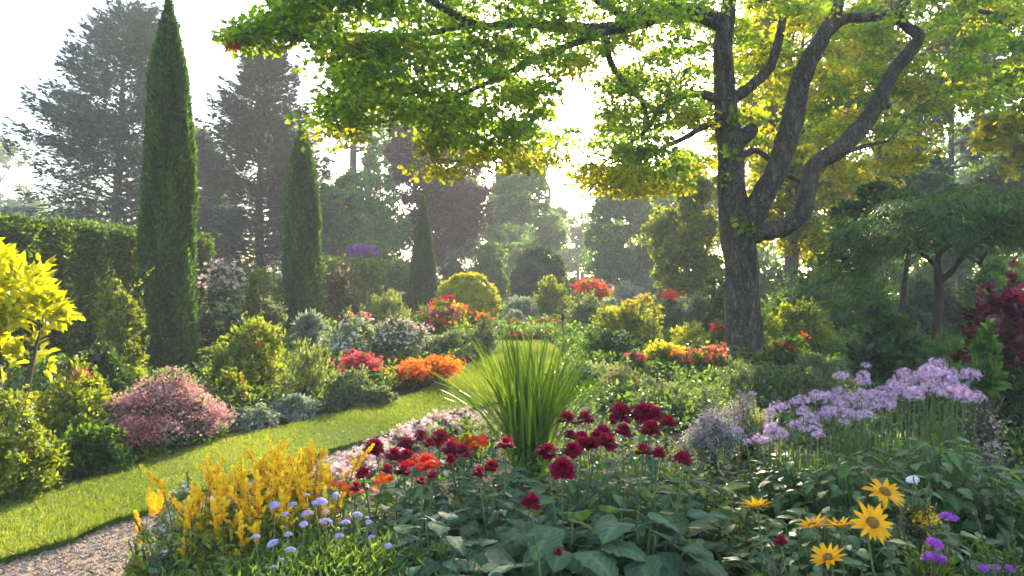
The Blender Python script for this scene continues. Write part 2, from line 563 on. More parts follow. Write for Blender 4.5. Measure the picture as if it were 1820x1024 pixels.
seed('grass')
n = 230000
xy = strip_points(LLw - np.array([.02, 0]), LRw + np.array([.03, 0]), n, 1.4)
pos = np.column_stack([xy, np.full(n, .055)])
d = nrm(rdir(n) * .75 + ZUP * .9)
d[:, 2] = np.abs(d[:, 2])
hgt = rg.uniform(.022, .05, n) * (1 + .25 * np.sin(xy[:, 0] * 3.1 + 1) * np.sin(xy[:, 1] * 2.3)) * np.clip(xy[:, 1] / 8, .9, 1.5)
tone = .5 + .30 * np.sin(xy[:, 0] * 1.7 + xy[:, 1] * .9) * np.sin(xy[:, 1] * 1.1) + rg.normal(size=n) * .22
g = Geo()
put(g, NEEDLE, pos, d, rdir(n) + ZUP * .3, hgt, 0, np.clip(tone, 0, 1))
tag(g.build('grass', 'grass'), kind='stuff')

seed('pebbles')
n = 15000
xy = strip_points(GL, GR, n, 1.5)
OCT = tmpl([(.5, 0, 0), (0, .5, 0), (-.5, 0, 0), (0, -.5, 0), (0, 0, .35), (0, 0, -.2)],
           [(0, 1, 4), (1, 2, 4), (2, 3, 4), (3, 0, 4), (1, 0, 5), (2, 1, 5), (3, 2, 5), (0, 3, 5)])
g = Geo()
pos = np.column_stack([xy, rg.uniform(.012, .02, n)])
put(g, OCT, pos, rdir(n) * np.array([1, 1, .3]), ZUP + rdir(n) * .4, rg.uniform(.008, .026, n) * np.where(rg.random(n) < .03, 1.8, 1), 0)
tag(g.build('gravel_pebbles', 'pebble'), kind='stuff')

# fallen leaves and low weeds that cover the soil of the beds
seed('groundcover')


def bed_points(n):
    out = []
    while sum(map(len, out)) < n:
        q = np.column_stack([rg.uniform(-10, 13, 4 * n), 2.2 + 38 * rg.random(4 * n) ** 1.6])
        xl = np.interp(q[:, 1], LL[:, 1], LL[:, 0])
        xr = np.interp(q[:, 1], LR[:, 1], LR[:, 0])
        xg = np.where(q[:, 1] < 9.7, np.interp(q[:, 1], GRAV_R[:, 1], GRAV_R[:, 0]), xr)
        ok = (q[:, 0] < xl - .15) | (q[:, 0] > np.maximum(xr, xg) + .12) | (q[:, 1] > 19)
        ok &= np.abs(q[:, 0]) < .78 * q[:, 1] + .6
        # patches of bare soil stay open
        ok &= (np.sin(q[:, 0] * 1.9 + 1) * np.sin(q[:, 1] * 1.3) + rg.normal(size=len(q)) * .45) > -.75
        out.append(q[ok])
    return np.concatenate(out)[:n]


n = 120000
xy = bed_points(n)
hh = rg.random(n) * (.14 + .30 * (.5 + .5 * np.sin(xy[:, 0] * 1.3) * np.sin(xy[:, 1] * 1.7)))
g = Geo()
put(g, OVAL, np.column_stack([xy, hh + .01]), nrm(rdir(n) + ZUP * .2), ZUP * .8 + rdir(n) * .6,
    rg.uniform(.05, .09, n) * np.clip(xy[:, 1] / 9, .8, 2.4), 0)
tag(g.build('ground_cover', 'mid'), kind='stuff')
seed('litter')
n = 9000
q = np.column_stack([rg.uniform(-6, 8, n), rg.uniform(2.5, 12, n)])
xg = np.interp(q[:, 1], GRAV_R[:, 1], GRAV_R[:, 0])
xr = np.interp(q[:, 1], LR[:, 1], LR[:, 0])
q = q[q[:, 0] > np.maximum(xg, xr) + .1]
g = Geo()
put(g, DIA, np.column_stack([q, np.full(len(q), .012)]), rdir(len(q)) * np.array([1, 1, .25]), ZUP + rdir(len(q)) * .5, rg.uniform(.02, .06, len(q)))
tag(g.build('leaf_litter', 'brownish'), kind='stuff')


# ------------------------------------------------------------------ conifers
def conifer(name, label, px, Y, pyt, hw, mat, n, spray, z0=.6, droop=.35, base=None, twist=0, nb=90, lean=0.0, bark='bark_grey', power=.85, tmul=SPRAY):
    seed(label)
    top = P(px, pyt, Y)
    h = top[2]
    root = thing(name, label, 'tree', (top[0], Y, 0))
    hwm = hw / F * Y
    g = Geo()
    zs = np.linspace(0, h, 12)
    tr = np.maximum(.02, .021 * h * (1 - zs / h) ** .8)
    axis = np.column_stack([lean * (zs / h) ** 2 * hwm + .03 * np.sin(zs), .03 * np.cos(zs * .8), zs])
    tube(g, axis, tr, 8, rough=.05, k=2)
    # boughs
    fz = rg.random(nb) ** .9
    bz = z0 + (h - z0) * fz
    blen = hwm * ((1 - fz) ** power) * rg.uniform(.65, 1.12, nb) + .25
    ang = rg.random(nb) * 2 * pi
    rise = rg.uniform(-.1, .25, nb) + .5 * fz
    up_tip = rg.uniform(.0, .25, nb)

    def on(i, t):
        L = blen[i] * t
        z = bz[i] + L * rise[i] - droop * blen[i] * t ** 2 * (1 - fz[i]) + up_tip[i] * blen[i] * t ** 3
        ax = lean * (z / h) ** 2 * hwm
        return np.stack([np.cos(ang[i]) * L + ax, np.sin(ang[i]) * L, z], -1)
    for i in range(nb):
        t = np.linspace(0, .95, 5)
        tube(g, on(np.full(5, i), t), np.linspace(.012 * h * .35 * (1.1 - fz[i]) + .01, .006, 5), 4)
    g.build('trunk', bark, root)
    i = rg.choice(nb, n, p=blen / blen.sum())
    t = rg.uniform(.12, 1.0, n) ** .8
    c = on(i, t)
    tang = nrm(on(i, np.minimum(t + .05, 1.05)) - c)
    side = nrm(np.cross(tang, ZUP))
    wid = blen[i] * .36 * np.sin(pi * np.clip(t * .85 + .12, 0, 1))
    u = rg.uniform(-1, 1, n)
    pos = c + side * (u * wid)[:, None] - tang * (np.abs(u) * wid * .35)[:, None] - ZUP * (np.abs(u) ** 2 * wid * .35 + rg.random(n) ** 2 * 1.5 * spray)[:, None]
    d = nrm(tang * .9 + side * (u * .7)[:, None] + rdir(n) * .25 - ZUP * .18)
    nn = nrm(ZUP + rdir(n) * .4)
    g = Geo()
    tone = rg.random(nb)
    rn = np.clip(.5 * tone[i] + .5 * rg.random(n), 0, 1)
    hf = n // 2
    put(g, tmul, pos[:hf], d[:hf], nn[:hf], spray * rg.uniform(.6, 1.25, hf), 0, rn[:hf])
    put(g, DIA, pos[hf:], nrm(d[hf:] + rdir(n - hf) * .35), nrm(nn[hf:] + rdir(n - hf) * .5), spray * rg.uniform(.35, .75, n - hf), 0, rn[hf:])
    # leading shoot
    m = 60
    zz = h - rg.random(m) * h * .08
    put(g, tmul, np.column_stack([np.full(m, lean * hwm), np.zeros(m), zz]), nrm(rdir(m) + ZUP * .8), rdir(m), spray * .7)
    g.build('crown', mat, root)
    return root


conifer('cedar_tree', 'tall blue-green conifer with spreading ragged boughs above the long clipped hedge', 205, 34, 22, 245, 'spruce', 66000, .50, z0=.2, droop=.30, nb=250, power=.62, lean=.10)
conifer('spruce_tree', 'dark purple-grey conifer with level tiers of boughs between the two columnar cypresses', 462, 36, 66, 165, 'spruce_dark', 60000, .46, z0=.3, droop=.12, nb=210, power=.68)


# ------------------------------------------------------------------ broad-leaved trees behind the garden
def tree(name, label, px, Y, pyt, x0, x1, pyb, mat, n, ls, nb=26, tr=.25, t=DIA, bark='bark_grey', lean=0, depth=.8, group=None, nc=13, br=.3, trunk_x=None, fork=1, low=-.5, up=.0, gap=.6):
    seed(label)
    zt, zb = P(0, pyt, Y)[2], max(.3, P(0, pyb, Y)[2])
    xc, rx = ((x0 + x1) / 2 - CX) / F * Y, (x1 - x0) / 2 / F * Y
    bx = ((trunk_x if trunk_x is not None else px) - CX) / F * Y
    root = thing(name, label, 'tree', (bx, Y, 0), group)
    hz = (zt - zb) / 2
    u = rdir(nb)
    f = rg.uniform(.25, 1, nb) ** .6
    u[:, 2] = rg.uniform(-1, 1, nb)
    u[:, :2] = nrm(u[:, :2]) * np.sqrt(1 - np.abs(u[:, 2]) ** np.where(u[:, 2] > 0, 1.8, 3.5))[:, None] * f[:, None]
    c = u * np.array([rx * .78, rx * depth * .78, hz * .86]) + np.array([xc - bx, 0, zb + hz])
    r = rg.uniform(.7, 1.3, nb)[:, None] * np.array([rx * br, rx * br * .9, min(hz * br * 1.05, rx * br * 1.1)])
    top = (c + r)[:, 2].max()
    c[:, 2] += (zt - top) * (c[:, 2] - zb) / max(top - zb, .1)
    g = Geo()
    zf = zb + hz * .45
    sx = (px - (trunk_x if trunk_x is not None else px)) / F * Y
    pts = np.array([(0, 0, -.05), (sx * .2, .05, zf * .35), (sx * .6, .0, zf * .75), (sx, 0, zf), (sx * 1.1 + (xc - bx) * .2, 0, zb + hz * 1.3)])
    tube(g, pts, [tr * 1.25, tr, tr * .85, tr * .7, tr * .3], 9, rough=.04, k=3)
    sk = spline(pts, 6)
    for k in range(nb):
        dd = np.linalg.norm(sk - c[k], axis=1) + np.maximum(0, sk[:, 2] - c[k, 2]) * 1.5
        s = sk[np.argmin(dd)]
        mid = (s + c[k]) / 2 + np.array([0, 0, .12 * np.linalg.norm(c[k] - s)]) + rg.normal(size=3) * .08 * rx
        tube(g, [s, mid, c[k]], [tr * .33, tr * .2, tr * .07], 5, k=3)
    g.build('trunk', bark, root)
    pos, d, nn, rnd, o, _ = cloud(np.column_stack([c, r]), n, up=up, nc=nc, cr=.30, shell=gap, low=low)
    g = Geo()
    put(g, t, pos, d, nn, ls * rg.uniform(.7, 1.3, n), 0, rnd)
    g.build('crown', mat, root)
    return root


tree('slender_tree', 'tall airy hazy tree with bare grey lower trunk right of the dark purple conifer', 628, 48, 60, 560, 745, 300, 'lightgreen', 8500, .28, nb=36, tr=.3, br=.20, gap=.5, nc=10)
tree('slender_tree', 'thin straight hazy tree just left of the copper-purple tree', 655, 52, 120, 620, 720, 330, 'lightgreen', 5000, .28, nb=24, tr=.2, br=.24, gap=.5)
tree('copper_beech', 'dark copper-purple leaved tree behind the pointed clipped cone', 762, 44, 190, 664, 860, 488, 'copper', 46000, .28, nb=50, tr=.3, depth=.9)
tree('poplar_tree', 'pale misty green tree with a leaning trunk right of the copper-purple tree', 972, 56, 258, 838, 1012, 480, 'lightgreen', 20000, .34, nb=40, tr=.3, trunk_x=925, br=.24, gap=.5)
tree('oak_tree', 'large hazy dark green tree left of the spreading maple trunk', 1145, 50, 330, 1030, 1200, 508, 'far', 30000, .30, nb=36, tr=.42, depth=1.1)
tree('oak_tree', 'small misty tree at the far end of the garden under the bright gap', 1000, 88, 372, 945, 1062, 488, 'far', 5000, .45, nb=14, tr=.3)
tree('birch_tree', 'yellow-green tree with drooping sprays immediately left of the spreading maple trunk', 1235, 27, 305, 1140, 1318, 545, 'yellowgreen', 26000, .16, nb=46, tr=.14, br=.24, gap=.5)
tree('beech_tree', 'green tree with a bare round trunk right of the spreading maple trunk', 1408, 26, -40, 1260, 1550, 485, 'gold_or_sunlit_leaf', 46000, .19, nb=76, tr=.26, br=.22)
tree('beech_tree', 'dim green tree filling the space behind the flat-topped dark tree', 1560, 32, -40, 1420, 1690, 500, 'mid', 30000, .24, nb=50, tr=.28, br=.24)
tree('yew_tree', 'dusky grey-green tree between the yellow sprays at the edge of the wood', 1690, 36, 10, 1590, 1800, 505, 'bluegreen', 26000, .26, nb=44, tr=.3, br=.25)
tree('beech_tree', 'tall green tree at the edge behind the burgundy shrub', 1850, 30, -60, 1710, 1990, 490, 'mid', 30000, .24, nb=50, tr=.3, br=.24)
tree('field_maple', 'bright yellow-leaved tree overhanging the flat-topped dark tree', 1860, 17, -80, 1670, 2040, 330, 'gold_or_sunlit_leaf', 17000, .12, nb=44, tr=.16, br=.17, t=MAPLE, gap=.5)
tree('hazel_tree', 'low light-green tree standing behind the dark purple conifer and pointed cone', 655, 39, 305, 530, 738, 515, 'lightgreen', 30000, .22, nb=44, tr=.15, depth=.9)
tree('oak_tree', 'pale distant tree at the far edge beyond the blue-green conifer', 0, 80, 240, -80, 75, 480, 'far', 9000, .42, nb=20, tr=.3)
tree('oak_tree', 'second pale distant tree half hidden by the yellow-leaved shrub', -150, 70, 280, -260, -40, 470, 'far', 5000, .42, nb=18, tr=.3)
for args in ((1320, 58, 200, 1250, 1420, 470, 'tall misty tree glimpsed behind the maple trunk and its fork'),
             (900, 78, 330, 850, 960, 480, 'misty round tree behind the dark clipped yew dome'),
             (330, 60, 210, 250, 420, 485, 'hazy tree seen between the two big conifers'),
             (520, 62, 230, 470, 580, 485, 'hazy tree just left of the airy tall tree'),
             (800, 66, 300, 740, 870, 485, 'hazy tree behind the copper-purple tree'),
             (905, 70, 290, 860, 965, 490, 'hazy tree behind the leaning pale tree'),
             (1200, 62, 270, 1120, 1290, 492, 'hazy tree between the big dark tree and the drooping yellow-green one'),
             (1450, 60, 180, 1380, 1540, 492, 'hazy tree behind the round bare trunk'),
             (1600, 58, 160, 1500, 1700, 492, 'hazy tree far behind the flat-topped dark tree'),
             (1760, 60, 200, 1660, 1880, 492, 'hazy tree far behind the burgundy shrub')):
    tree('ash_tree', args[6], args[0], args[1], args[2], args[3], args[4], args[5], 'far', 13000, .40, nb=30, tr=.3)

# the wood that closes the garden far behind
seed('far woods')
g = Geo()
B = []
for x in np.arange(-75, 80, 4.5):
    top = 5.5 + 3.0 * abs(math.sin(x * .37)) + (5.0 if x > 14 else 0) + (2.5 if x < -22 else 0) + rg.normal() * .8
    y = 100 + rg.uniform(-7, 7)
    for k in range(4):
        B.append((x + rg.normal() * 1.5, y + rg.normal() * 2, top * (.2 + .25 * k), 3.4, 2.5, top * .16 + 1))
pos, d, nn, rnd, o, _ = cloud(B, 50000, nc=12)
put(g, DIA, pos, d, nn, rg.uniform(.5, .9, len(pos)), 0, rnd)
tag(g.build('far_woods', 'far'), kind='stuff')


# ------------------------------------------------------------------ the spreading maple
seed('maple tree')
MB = P(1325, 642, 14.7)
MB[2] = 0
maple = thing('maple_tree', 'big spreading maple with rough grey trunk, forked limbs and sunlit overhanging leaves', 'tree', MB)


def limb(pts, name, seg=18, k=7, rough=.06, mat='bark'):
    a = np.array([(*P(px, py, Y), w * .86 / 2 / F * Y) for px, py, Y, w in pts])
    g = Geo()
    tube(g, a[:, :3] - MB, a[:, 3], seg, k=k, rough=rough)
    o = g.build(name, mat, TRUNK[0] if TRUNK else maple)
    SK.append(spline(a[:, :3], 8))
    return o


SK = []
TRUNK = []
Yt = 14.7
# trunk with a flared foot
a = [(1325, 648, Yt, 108), (1324, 632, Yt, 92), (1322, 605, Yt, 80), (1321, 570, Yt, 74), (1318, 500, Yt, 68), (1315, 450, Yt, 68), (1311, 405, Yt, 74), (1304, 365, Yt, 62),
     (1299, 320, Yt, 54), (1297, 260, Yt, 50), (1290, 200, Yt, 48), (1287, 140, Yt - .1, 42), (1285, 80, Yt - .2, 38), (1292, 30, Yt - .2, 33), (1305, -40, Yt, 26), (1330, -160, Yt, 14), (1340, -240, Yt, 6)]
TRUNK.append(limb(a, 'trunk', seg=40, k=9, rough=.028))
limb([(1315, 425, Yt, 60), (1332, 392, Yt - .1, 54), (1356, 345, Yt - .3, 46), (1386, 290, Yt - .5, 44), (1404, 225, Yt - .6, 45), (1418, 165, Yt - .7, 42), (1437, 110, Yt - .8, 38), (1462, 65, Yt - .8, 32), (1487, 20, Yt - .8, 24), (1500, -50, Yt - .8, 18), (1520, -160, Yt - .6, 8)], 'limb')
limb([(1322, 422, Yt - .1, 42), (1355, 412, Yt - .2, 38), (1395, 404, Yt - .3, 36), (1424, 378, Yt - .4, 38), (1436, 335, Yt - .4, 34), (1450, 292, Yt - .3, 34), (1490, 266, Yt - .2, 37), (1528, 230, Yt, 36), (1556, 190, Yt, 31), (1582, 135, Yt + .1, 28), (1618, 92, Yt + .1, 26), (1632, 64, Yt + .1, 23), (1612, 48, Yt + .1, 20), (1600, 30, Yt, 17), (1606, -10, Yt, 13), (1625, -90, Yt, 7)], 'limb')
limb([(1290, 48, Yt - .2, 36), (1240, 22, Yt - .5, 36), (1185, 22, Yt - .9, 34), (1130, 40, Yt - 1.4, 32), (1075, 52, Yt - 1.9, 25), (1000, 50, Yt - 2.5, 22), (930, 40, Yt - 3, 20), (870, 48, Yt - 3.5, 18), (835, 40, Yt - 3.9, 17), (795, 18, Yt - 4.3, 15), (745, -8, Yt - 4.7, 12), (680, -15, Yt - 5, 8)], 'limb')
limb([(1085, 52, Yt - 1.8, 20), (1030, 74, Yt - 2.4, 16), (975, 95, Yt - 2.9, 13), (905, 128, Yt - 3.4, 12), (850, 155, Yt - 3.8, 10), (770, 188, Yt - 4.3, 8), (690, 215, Yt - 4.7, 5), (600, 228, Yt - 5, 3)], 'limb', 8)
limb([(835, 42, Yt - 3.9, 14), (760, 60, Yt - 4.3, 11), (680, 62, Yt - 4.8, 8), (590, 60, Yt - 5.1, 6), (500, 62, Yt - 5.3, 4), (418, 52, Yt - 5.5, 2)], 'limb', 8)
limb([(1150, 40, Yt - 1.2, 24), (1115, 30, Yt - 1.5, 20), (1080, 12, Yt - 1.8, 17), (1030, -20, Yt - 2.1, 13), (960, -60, Yt - 2.6, 8)], 'limb', 8)
limb([(1078, 70, Yt - 1.9, 15), (1085, 110, Yt - 2, 14), (1108, 145, Yt - 1.9, 12), (1140, 180, Yt - 1.8, 10), (1152, 215, Yt - 1.8, 7)], 'limb', 8)
limb([(1290, 182, Yt, 26), (1245, 168, Yt - .4, 17), (1200, 174, Yt - .7, 14), (1168, 198, Yt - .9, 12), (1150, 230, Yt - 1, 9), (1110, 262, Yt - 1.1, 6), (1060, 300, Yt - 1.2, 3)], 'limb', 8)
limb([(1290, 208, Yt, 24), (1250, 225, Yt - .3, 14), (1215, 246, Yt - .5, 11), (1170, 268, Yt - .7, 8), (1110, 300, Yt - .8, 4)], 'limb', 8)
limb([(1300, 290, Yt, 22), (1340, 268, Yt + .3, 13), (1370, 285, Yt + .6, 11), (1410, 318, Yt + .8, 9), (1450, 330, Yt + .9, 5)], 'limb', 8)
limb([(1300, 175, Yt, 26), (1338, 152, Yt + .2, 22), (1368, 118, Yt + .3, 21), (1382, 78, Yt + .4, 19), (1392, 30, Yt + .5, 16), (1400, -40, Yt + .6, 10)], 'limb', 8)
limb([(1462, 66, Yt - .8, 24), (1500, 34, Yt - .9, 21), (1545, 32, Yt - 1, 18), (1590, 18, Yt - 1.1, 15), (1640, -15, Yt - 1.2, 10), (1720, -40, Yt - 1.3, 6)], 'limb', 8)
limb([(1450, 290, Yt - .3, 16), (1490, 276, Yt - .5, 11), (1530, 262, Yt - .7, 9), (1580, 250, Yt - .8, 5)], 'limb', 8)
limb([(1300, 262, Yt, 44), (1318, 246, Yt - .05, 36), (1336, 232, Yt - .1, 30), (1341, 229, Yt - .1, 27)], 'branch_stub', 10, 3)
limb([(1548, 200, Yt, 24), (1562, 190, Yt - .05, 17), (1582, 187, Yt - .1, 13)], 'branch_stub', 8, 3)
limb([(1700, -60, Yt - .5, 16), (1720, 8, Yt - .6, 12), (1760, 24, Yt - .7, 9), (1820, 40, Yt - .8, 6)], 'limb', 8)


def inside(poly, q):
    x, y = q[:, 0], q[:, 1]
    r = np.zeros(len(q), bool)
    m = len(poly)
    for i in range(m):
        (x1, y1), (x2, y2) = poly[i], poly[(i + 1) % m]
        c = ((y1 > y) != (y2 > y)) & (x < (x2 - x1) * (y - y1) / (y2 - y1 + 1e-9) + x1)
        r ^= c
    return r


PL = [(474, -40), (488, 30), (410, 38), (404, 62), (470, 84), (545, 78), (566, 110), (585, 150), (570, 190), (556, 222), (600, 240), (655, 228), (700, 200), (735, 215), (752, 245), (770, 280), (757, 306),
      (806, 312), (850, 285), (882, 262), (905, 290), (945, 296), (985, 284), (1018, 262), (1000, 215), (970, 205), (955, 180), (1000, 160), (1035, 105), (1062, 60), (1062, -40)]
PR = [(1062, -40), (1062, 105), (1098, 135), (1085, 190), (1060, 215), (1080, 240), (1048, 262), (1030, 300), (1030, 330), (1075, 318), (1110, 342), (1190, 335), (1255, 300), (1300, 262), (1350, 300),
      (1420, 270), (1470, 330), (1560, 340), (1640, 290), (1730, 190), (1840, 180), (1840, -40)]


def pads(poly, n, ylo, yhi, gapf):
    q = np.column_stack([rg.uniform(380, 1840, n * 9), rg.uniform(-40, 350, n * 9)])
    q = q[inside(poly, q)]
    k = np.sin(q[:, 0] * .047 + 1.3 * np.sin(q[:, 1] * .03)) * np.sin(q[:, 1] * .075 + .02 * q[:, 0])
    q = q[(k + rg.normal(size=len(q)) * .35) > gapf][:n]
    t = rg.random(len(q))
    Y = ylo(q[:, 0]) * (1 - t) + yhi(q[:, 0]) * t
    return np.stack([(q[:, 0] - CX) / F * Y, Y, EYE - (q[:, 1] - HY) / F * Y], -1)


p1 = pads(PL, 430, lambda x: np.interp(x, [400, 700, 1060], [8.7, 9.0, 11.2]), lambda x: np.interp(x, [400, 700, 1060], [9.8, 11.3, 14.0]), -.25)
p2 = pads(PR, 800, lambda x: 11.8 + 0 * x, lambda x: np.interp(x, [1060, 1400, 1840], [15.0, 17.5, 17.5]), -.3)
PG = [(1040, 225), (1100, 120), (1185, 150), (1185, 332), (1030, 335), (1062, 275)]
p2 = np.vstack([p2, pads(PG, 70, lambda x: 12.5 + 0 * x, lambda x: 14.8 + 0 * x, -2), pads([(985, 30), (1080, 30), (1080, 155), (1005, 165)], 26, lambda x: 11.5 + 0 * x, lambda x: 13.5 + 0 * x, -2)])
n = 70
u = rdir(n) * (rg.random(n) ** .4)[:, None]
front = (np.abs(p2[:, 0] / p2[:, 1] * F + CX - 1460) < 225) & (p2[:, 1] < 15.3) & (EYE + HY / F * p2[:, 1] - .25 > p2[:, 2])
p2[front] = np.array([0, 0, EYE]) + (p2[front] - np.array([0, 0, EYE])) * (rg.uniform(15.4, 18.0, front.sum()) / p2[front, 1])[:, None]
p3 = np.array([4.3, 13.2, 7.3]) + u * np.array([6.3, 5.8, 2.6])
p3 = p3[(p3[:, 2] > EYE + .385 * p3[:, 1])]
p4 = np.array([P(x, y, yy) for x, y, yy in ((455, 52, 9.3), (432, 48, 9.2), (478, 66, 9.3), (500, 45, 9.4), (516, 66, 9.4), (535, 58, 9.5), (498, 20, 9.5), (525, 10, 9.6))])
pad = np.vstack([p1, p2, p3, p4])
# twigs: every spray hangs on the nearest limb or on an inner spray
sk = np.vstack(SK)
dist = np.array([np.min(np.linalg.norm(sk - p, axis=1)) for p in pad])
order = np.argsort(dist)
nodes = sk.copy()
cost = np.zeros(len(nodes))
g = Geo()
pdir = np.zeros_like(pad)
for i in order:
    dd = np.linalg.norm(nodes - pad[i], axis=1) + cost * .5
    j = int(np.argmin(dd))
    s, e = nodes[j], pad[i]
    L = np.linalg.norm(e - s)
    mid = (s + e) / 2 + np.array([0, 0, .08 * L]) + rg.normal(size=3) * .05 * L
    pdir[i] = nrm(e - mid)
    tube(g, np.array([s, mid, e]) - MB, [.006 + .007 * L, .005 + .003 * L, .003], 4, mat=1, k=3)
    nodes = np.vstack([nodes, [mid, e]])
    cost = np.append(cost, [cost[j] + L * .5, cost[j] + L])
per = 62
n = len(pad) * per
li = np.repeat(np.arange(len(pad)), per)
pr = rg.uniform(.16, .36, len(pad))
q = np.clip(rg.normal(size=(n, 3)), -1.7, 1.7)
pos = pad[li] + q * (pr[li])[:, None] * np.array([.62, .62, .20]) - ZUP * ((q[:, 0] ** 2 + q[:, 1] ** 2) * pr[li] * .09)[:, None]
d = nrm(pdir[li] * np.array([.7, .7, .2]) + q * np.array([.45, .45, .1]) + rdir(n) * .45 - ZUP * .25)
nn = nrm(ZUP * .7 + rdir(n) * .75)
tone = rg.random(len(pad))
small = np.where(pos[:, 2] > EYE + .40 * pos[:, 1], 1.35, 1.0)
sunlit_pad = (pad[:, 2] < EYE + np.interp(pad[:, 0], [-3, 1, 3, 8], [.215, .165, .13, .2]) * pad[:, 1]) | (rg.random(len(pad)) < np.where(pad[:, 1] > 15, .42, .10))  # lower and rear sprays take yellower leaves: sun shining through, painted as colour
for mi, sel in ((0, ~sunlit_pad[li]), (2, sunlit_pad[li])):
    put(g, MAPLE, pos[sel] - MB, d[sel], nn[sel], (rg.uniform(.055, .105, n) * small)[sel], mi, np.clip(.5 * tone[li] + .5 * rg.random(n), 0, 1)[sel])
# a few tufts sprouting straight from the bark
for px, py, Y in ((1318, 395, 14.2), (1335, 400, 14.25), (1325, 408, 14.2), (1300, 215, 14.3), (1312, 205, 14.3), (1292, 318, 14.3), (1286, 266, 14.35), (1300, 275, 14.3)):
    m = 14
    c = P(px, py, Y) - MB
    put(g, MAPLE, c + rg.normal(size=(m, 3)) * .09, nrm(rdir(m) - ZUP * .2), rdir(m) + np.array([0, -.8, .4]), rg.uniform(.08, .15, m), 0)
g.build('crown', ['maple', 'bark_grey', 'gold_or_sunlit_leaf'], maple)
# red blossom and two round leaves at the tip of the longest bough
g = Geo()
c = P(414, 82, 8.9) - MB
m = 18
flower_put(g, ROUND, c + rg.normal(size=(m, 3)) * np.array([.045, .03, .018]), nrm(rdir(m) + np.array([0, -.8, .5])), rg.uniform(.035, .06, m))
tube(g, [c, P(425, 62, 9.1) - MB, P(440, 50, 9.3) - MB], .004, 5, 1)
tag(g.build('blossom', ['p_redorange', 'stem_dark'], maple), 'red blossom hanging at the tip of the longest bough')

# ------------------------------------------------------------------ flat-topped dark tree on the right
seed('umbrella tree')
UB = P(1664, 612, 10.6)
UB[2] = 0
umb = thing('cutleaf_maple', 'small flat-topped dark tree with layered feathery foliage and forked reddish stems', 'tree', UB)
Yu = 10.6


def ulimb(pts, name, seg=8):
    a = np.array([(*P(px, py, Y), w / 2 / F * Y) for px, py, Y, w in pts])
    g = Geo()
    tube(g, a[:, :3] - UB, a[:, 3], seg, k=5, rough=.05)
    g.build(name, 'bark_red', umb)
    USK.append(spline(a[:, :3], 5))


USK = []
ulimb([(1664, 640, Yu, 24), (1665, 600, Yu, 18), (1667, 560, Yu, 16), (1670, 520, Yu, 15), (1668, 492, Yu, 15), (1666, 470, Yu, 11), (1672, 448, Yu, 8), (1690, 425, Yu, 6)], 'trunk', 10)
ulimb([(1669, 500, Yu, 12), (1690, 485, Yu - .1, 10), (1710, 458, Yu - .2, 9), (1728, 440, Yu - .2, 7), (1760, 420, Yu - .3, 5), (1800, 400, Yu - .3, 3)], 'limb')
ulimb([(1666, 475, Yu, 10), (1650, 460, Yu - .1, 8), (1628, 447, Yu - .2, 7), (1590, 440, Yu - .3, 5), (1540, 425, Yu - .3, 3)], 'limb')
ulimb([(1740, 470, Yu + .6, 6), (1755, 445, Yu + .5, 6), (1770, 420, Yu + .4, 5)], 'limb')
n = 150
LOW = []
pp = []
for k in range(n):
    px = rg.uniform(1475, 1880)
    f = (px - 1680) / 205
    top = 345 + 70 * f * f * (1 if f < 0 else .25) + 15 * math.sin(px * .05)
    py = top + rg.integers(0, 4) * (24 - 5 * abs(f)) + rg.normal() * 7
    lowered = px < 1600 and rg.random() < .3
    if lowered:
        py += rg.uniform(20, 70)
    LOW.append(lowered)
    pp.append(P(px, py, rg.uniform(9.3, 12.2)))
pp = np.array(pp)
per = 120
n = len(pp) * per
li = np.repeat(np.arange(len(pp)), per)
q = rg.normal(size=(n, 3))
oc = np.array([UB[0] + .2, UB[1], 2.2])
od = nrm((pp - oc) * np.array([1, 1, 0]))
pos = pp[li] + q * np.array([.25, .25, .028]) + od[li] * (q[:, :1] * .1) - ZUP * ((q[:, 0] ** 2 + q[:, 1] ** 2) * .035)[:, None]
d = nrm(od[li] * .8 + rdir(n) * .5 - ZUP * .35)
g = Geo()
h2 = n // 2
nu = nrm(ZUP + rdir(n) * .45)
put(g, SPRAY, pos[:h2] - UB, d[:h2], nu[:h2], rg.uniform(.10, .18, h2))
put(g, NARROW, pos[h2:] - UB, nrm(d[h2:] + rdir(n - h2) * .4), nu[h2:], rg.uniform(.07, .13, n - h2))
usk = np.vstack(USK)
hi = pp[~np.array(LOW)]
for p, lw in zip(pp, LOW):
    q = hi if lw else usk
    s = q[np.argmin(np.linalg.norm(q - p, axis=1))]
    tube(g, np.array([s, (s + p) / 2 + ZUP * .06, p]) - UB, [.012, .008, .004], 4, 1, k=3)
g.build('crown', ['cutleaf', 'bark_red'], umb)

# slender second stem behind it
tree('rowan_tree', 'slender dark-stemmed little tree half hidden behind the flat-topped dark tree', 1618, 13.5, 330, 1480, 1640, 450, 'dark', 6000, .12, nb=16, tr=.055, trunk_x=1600, bark='bark_red', t=DIA, br=.3)


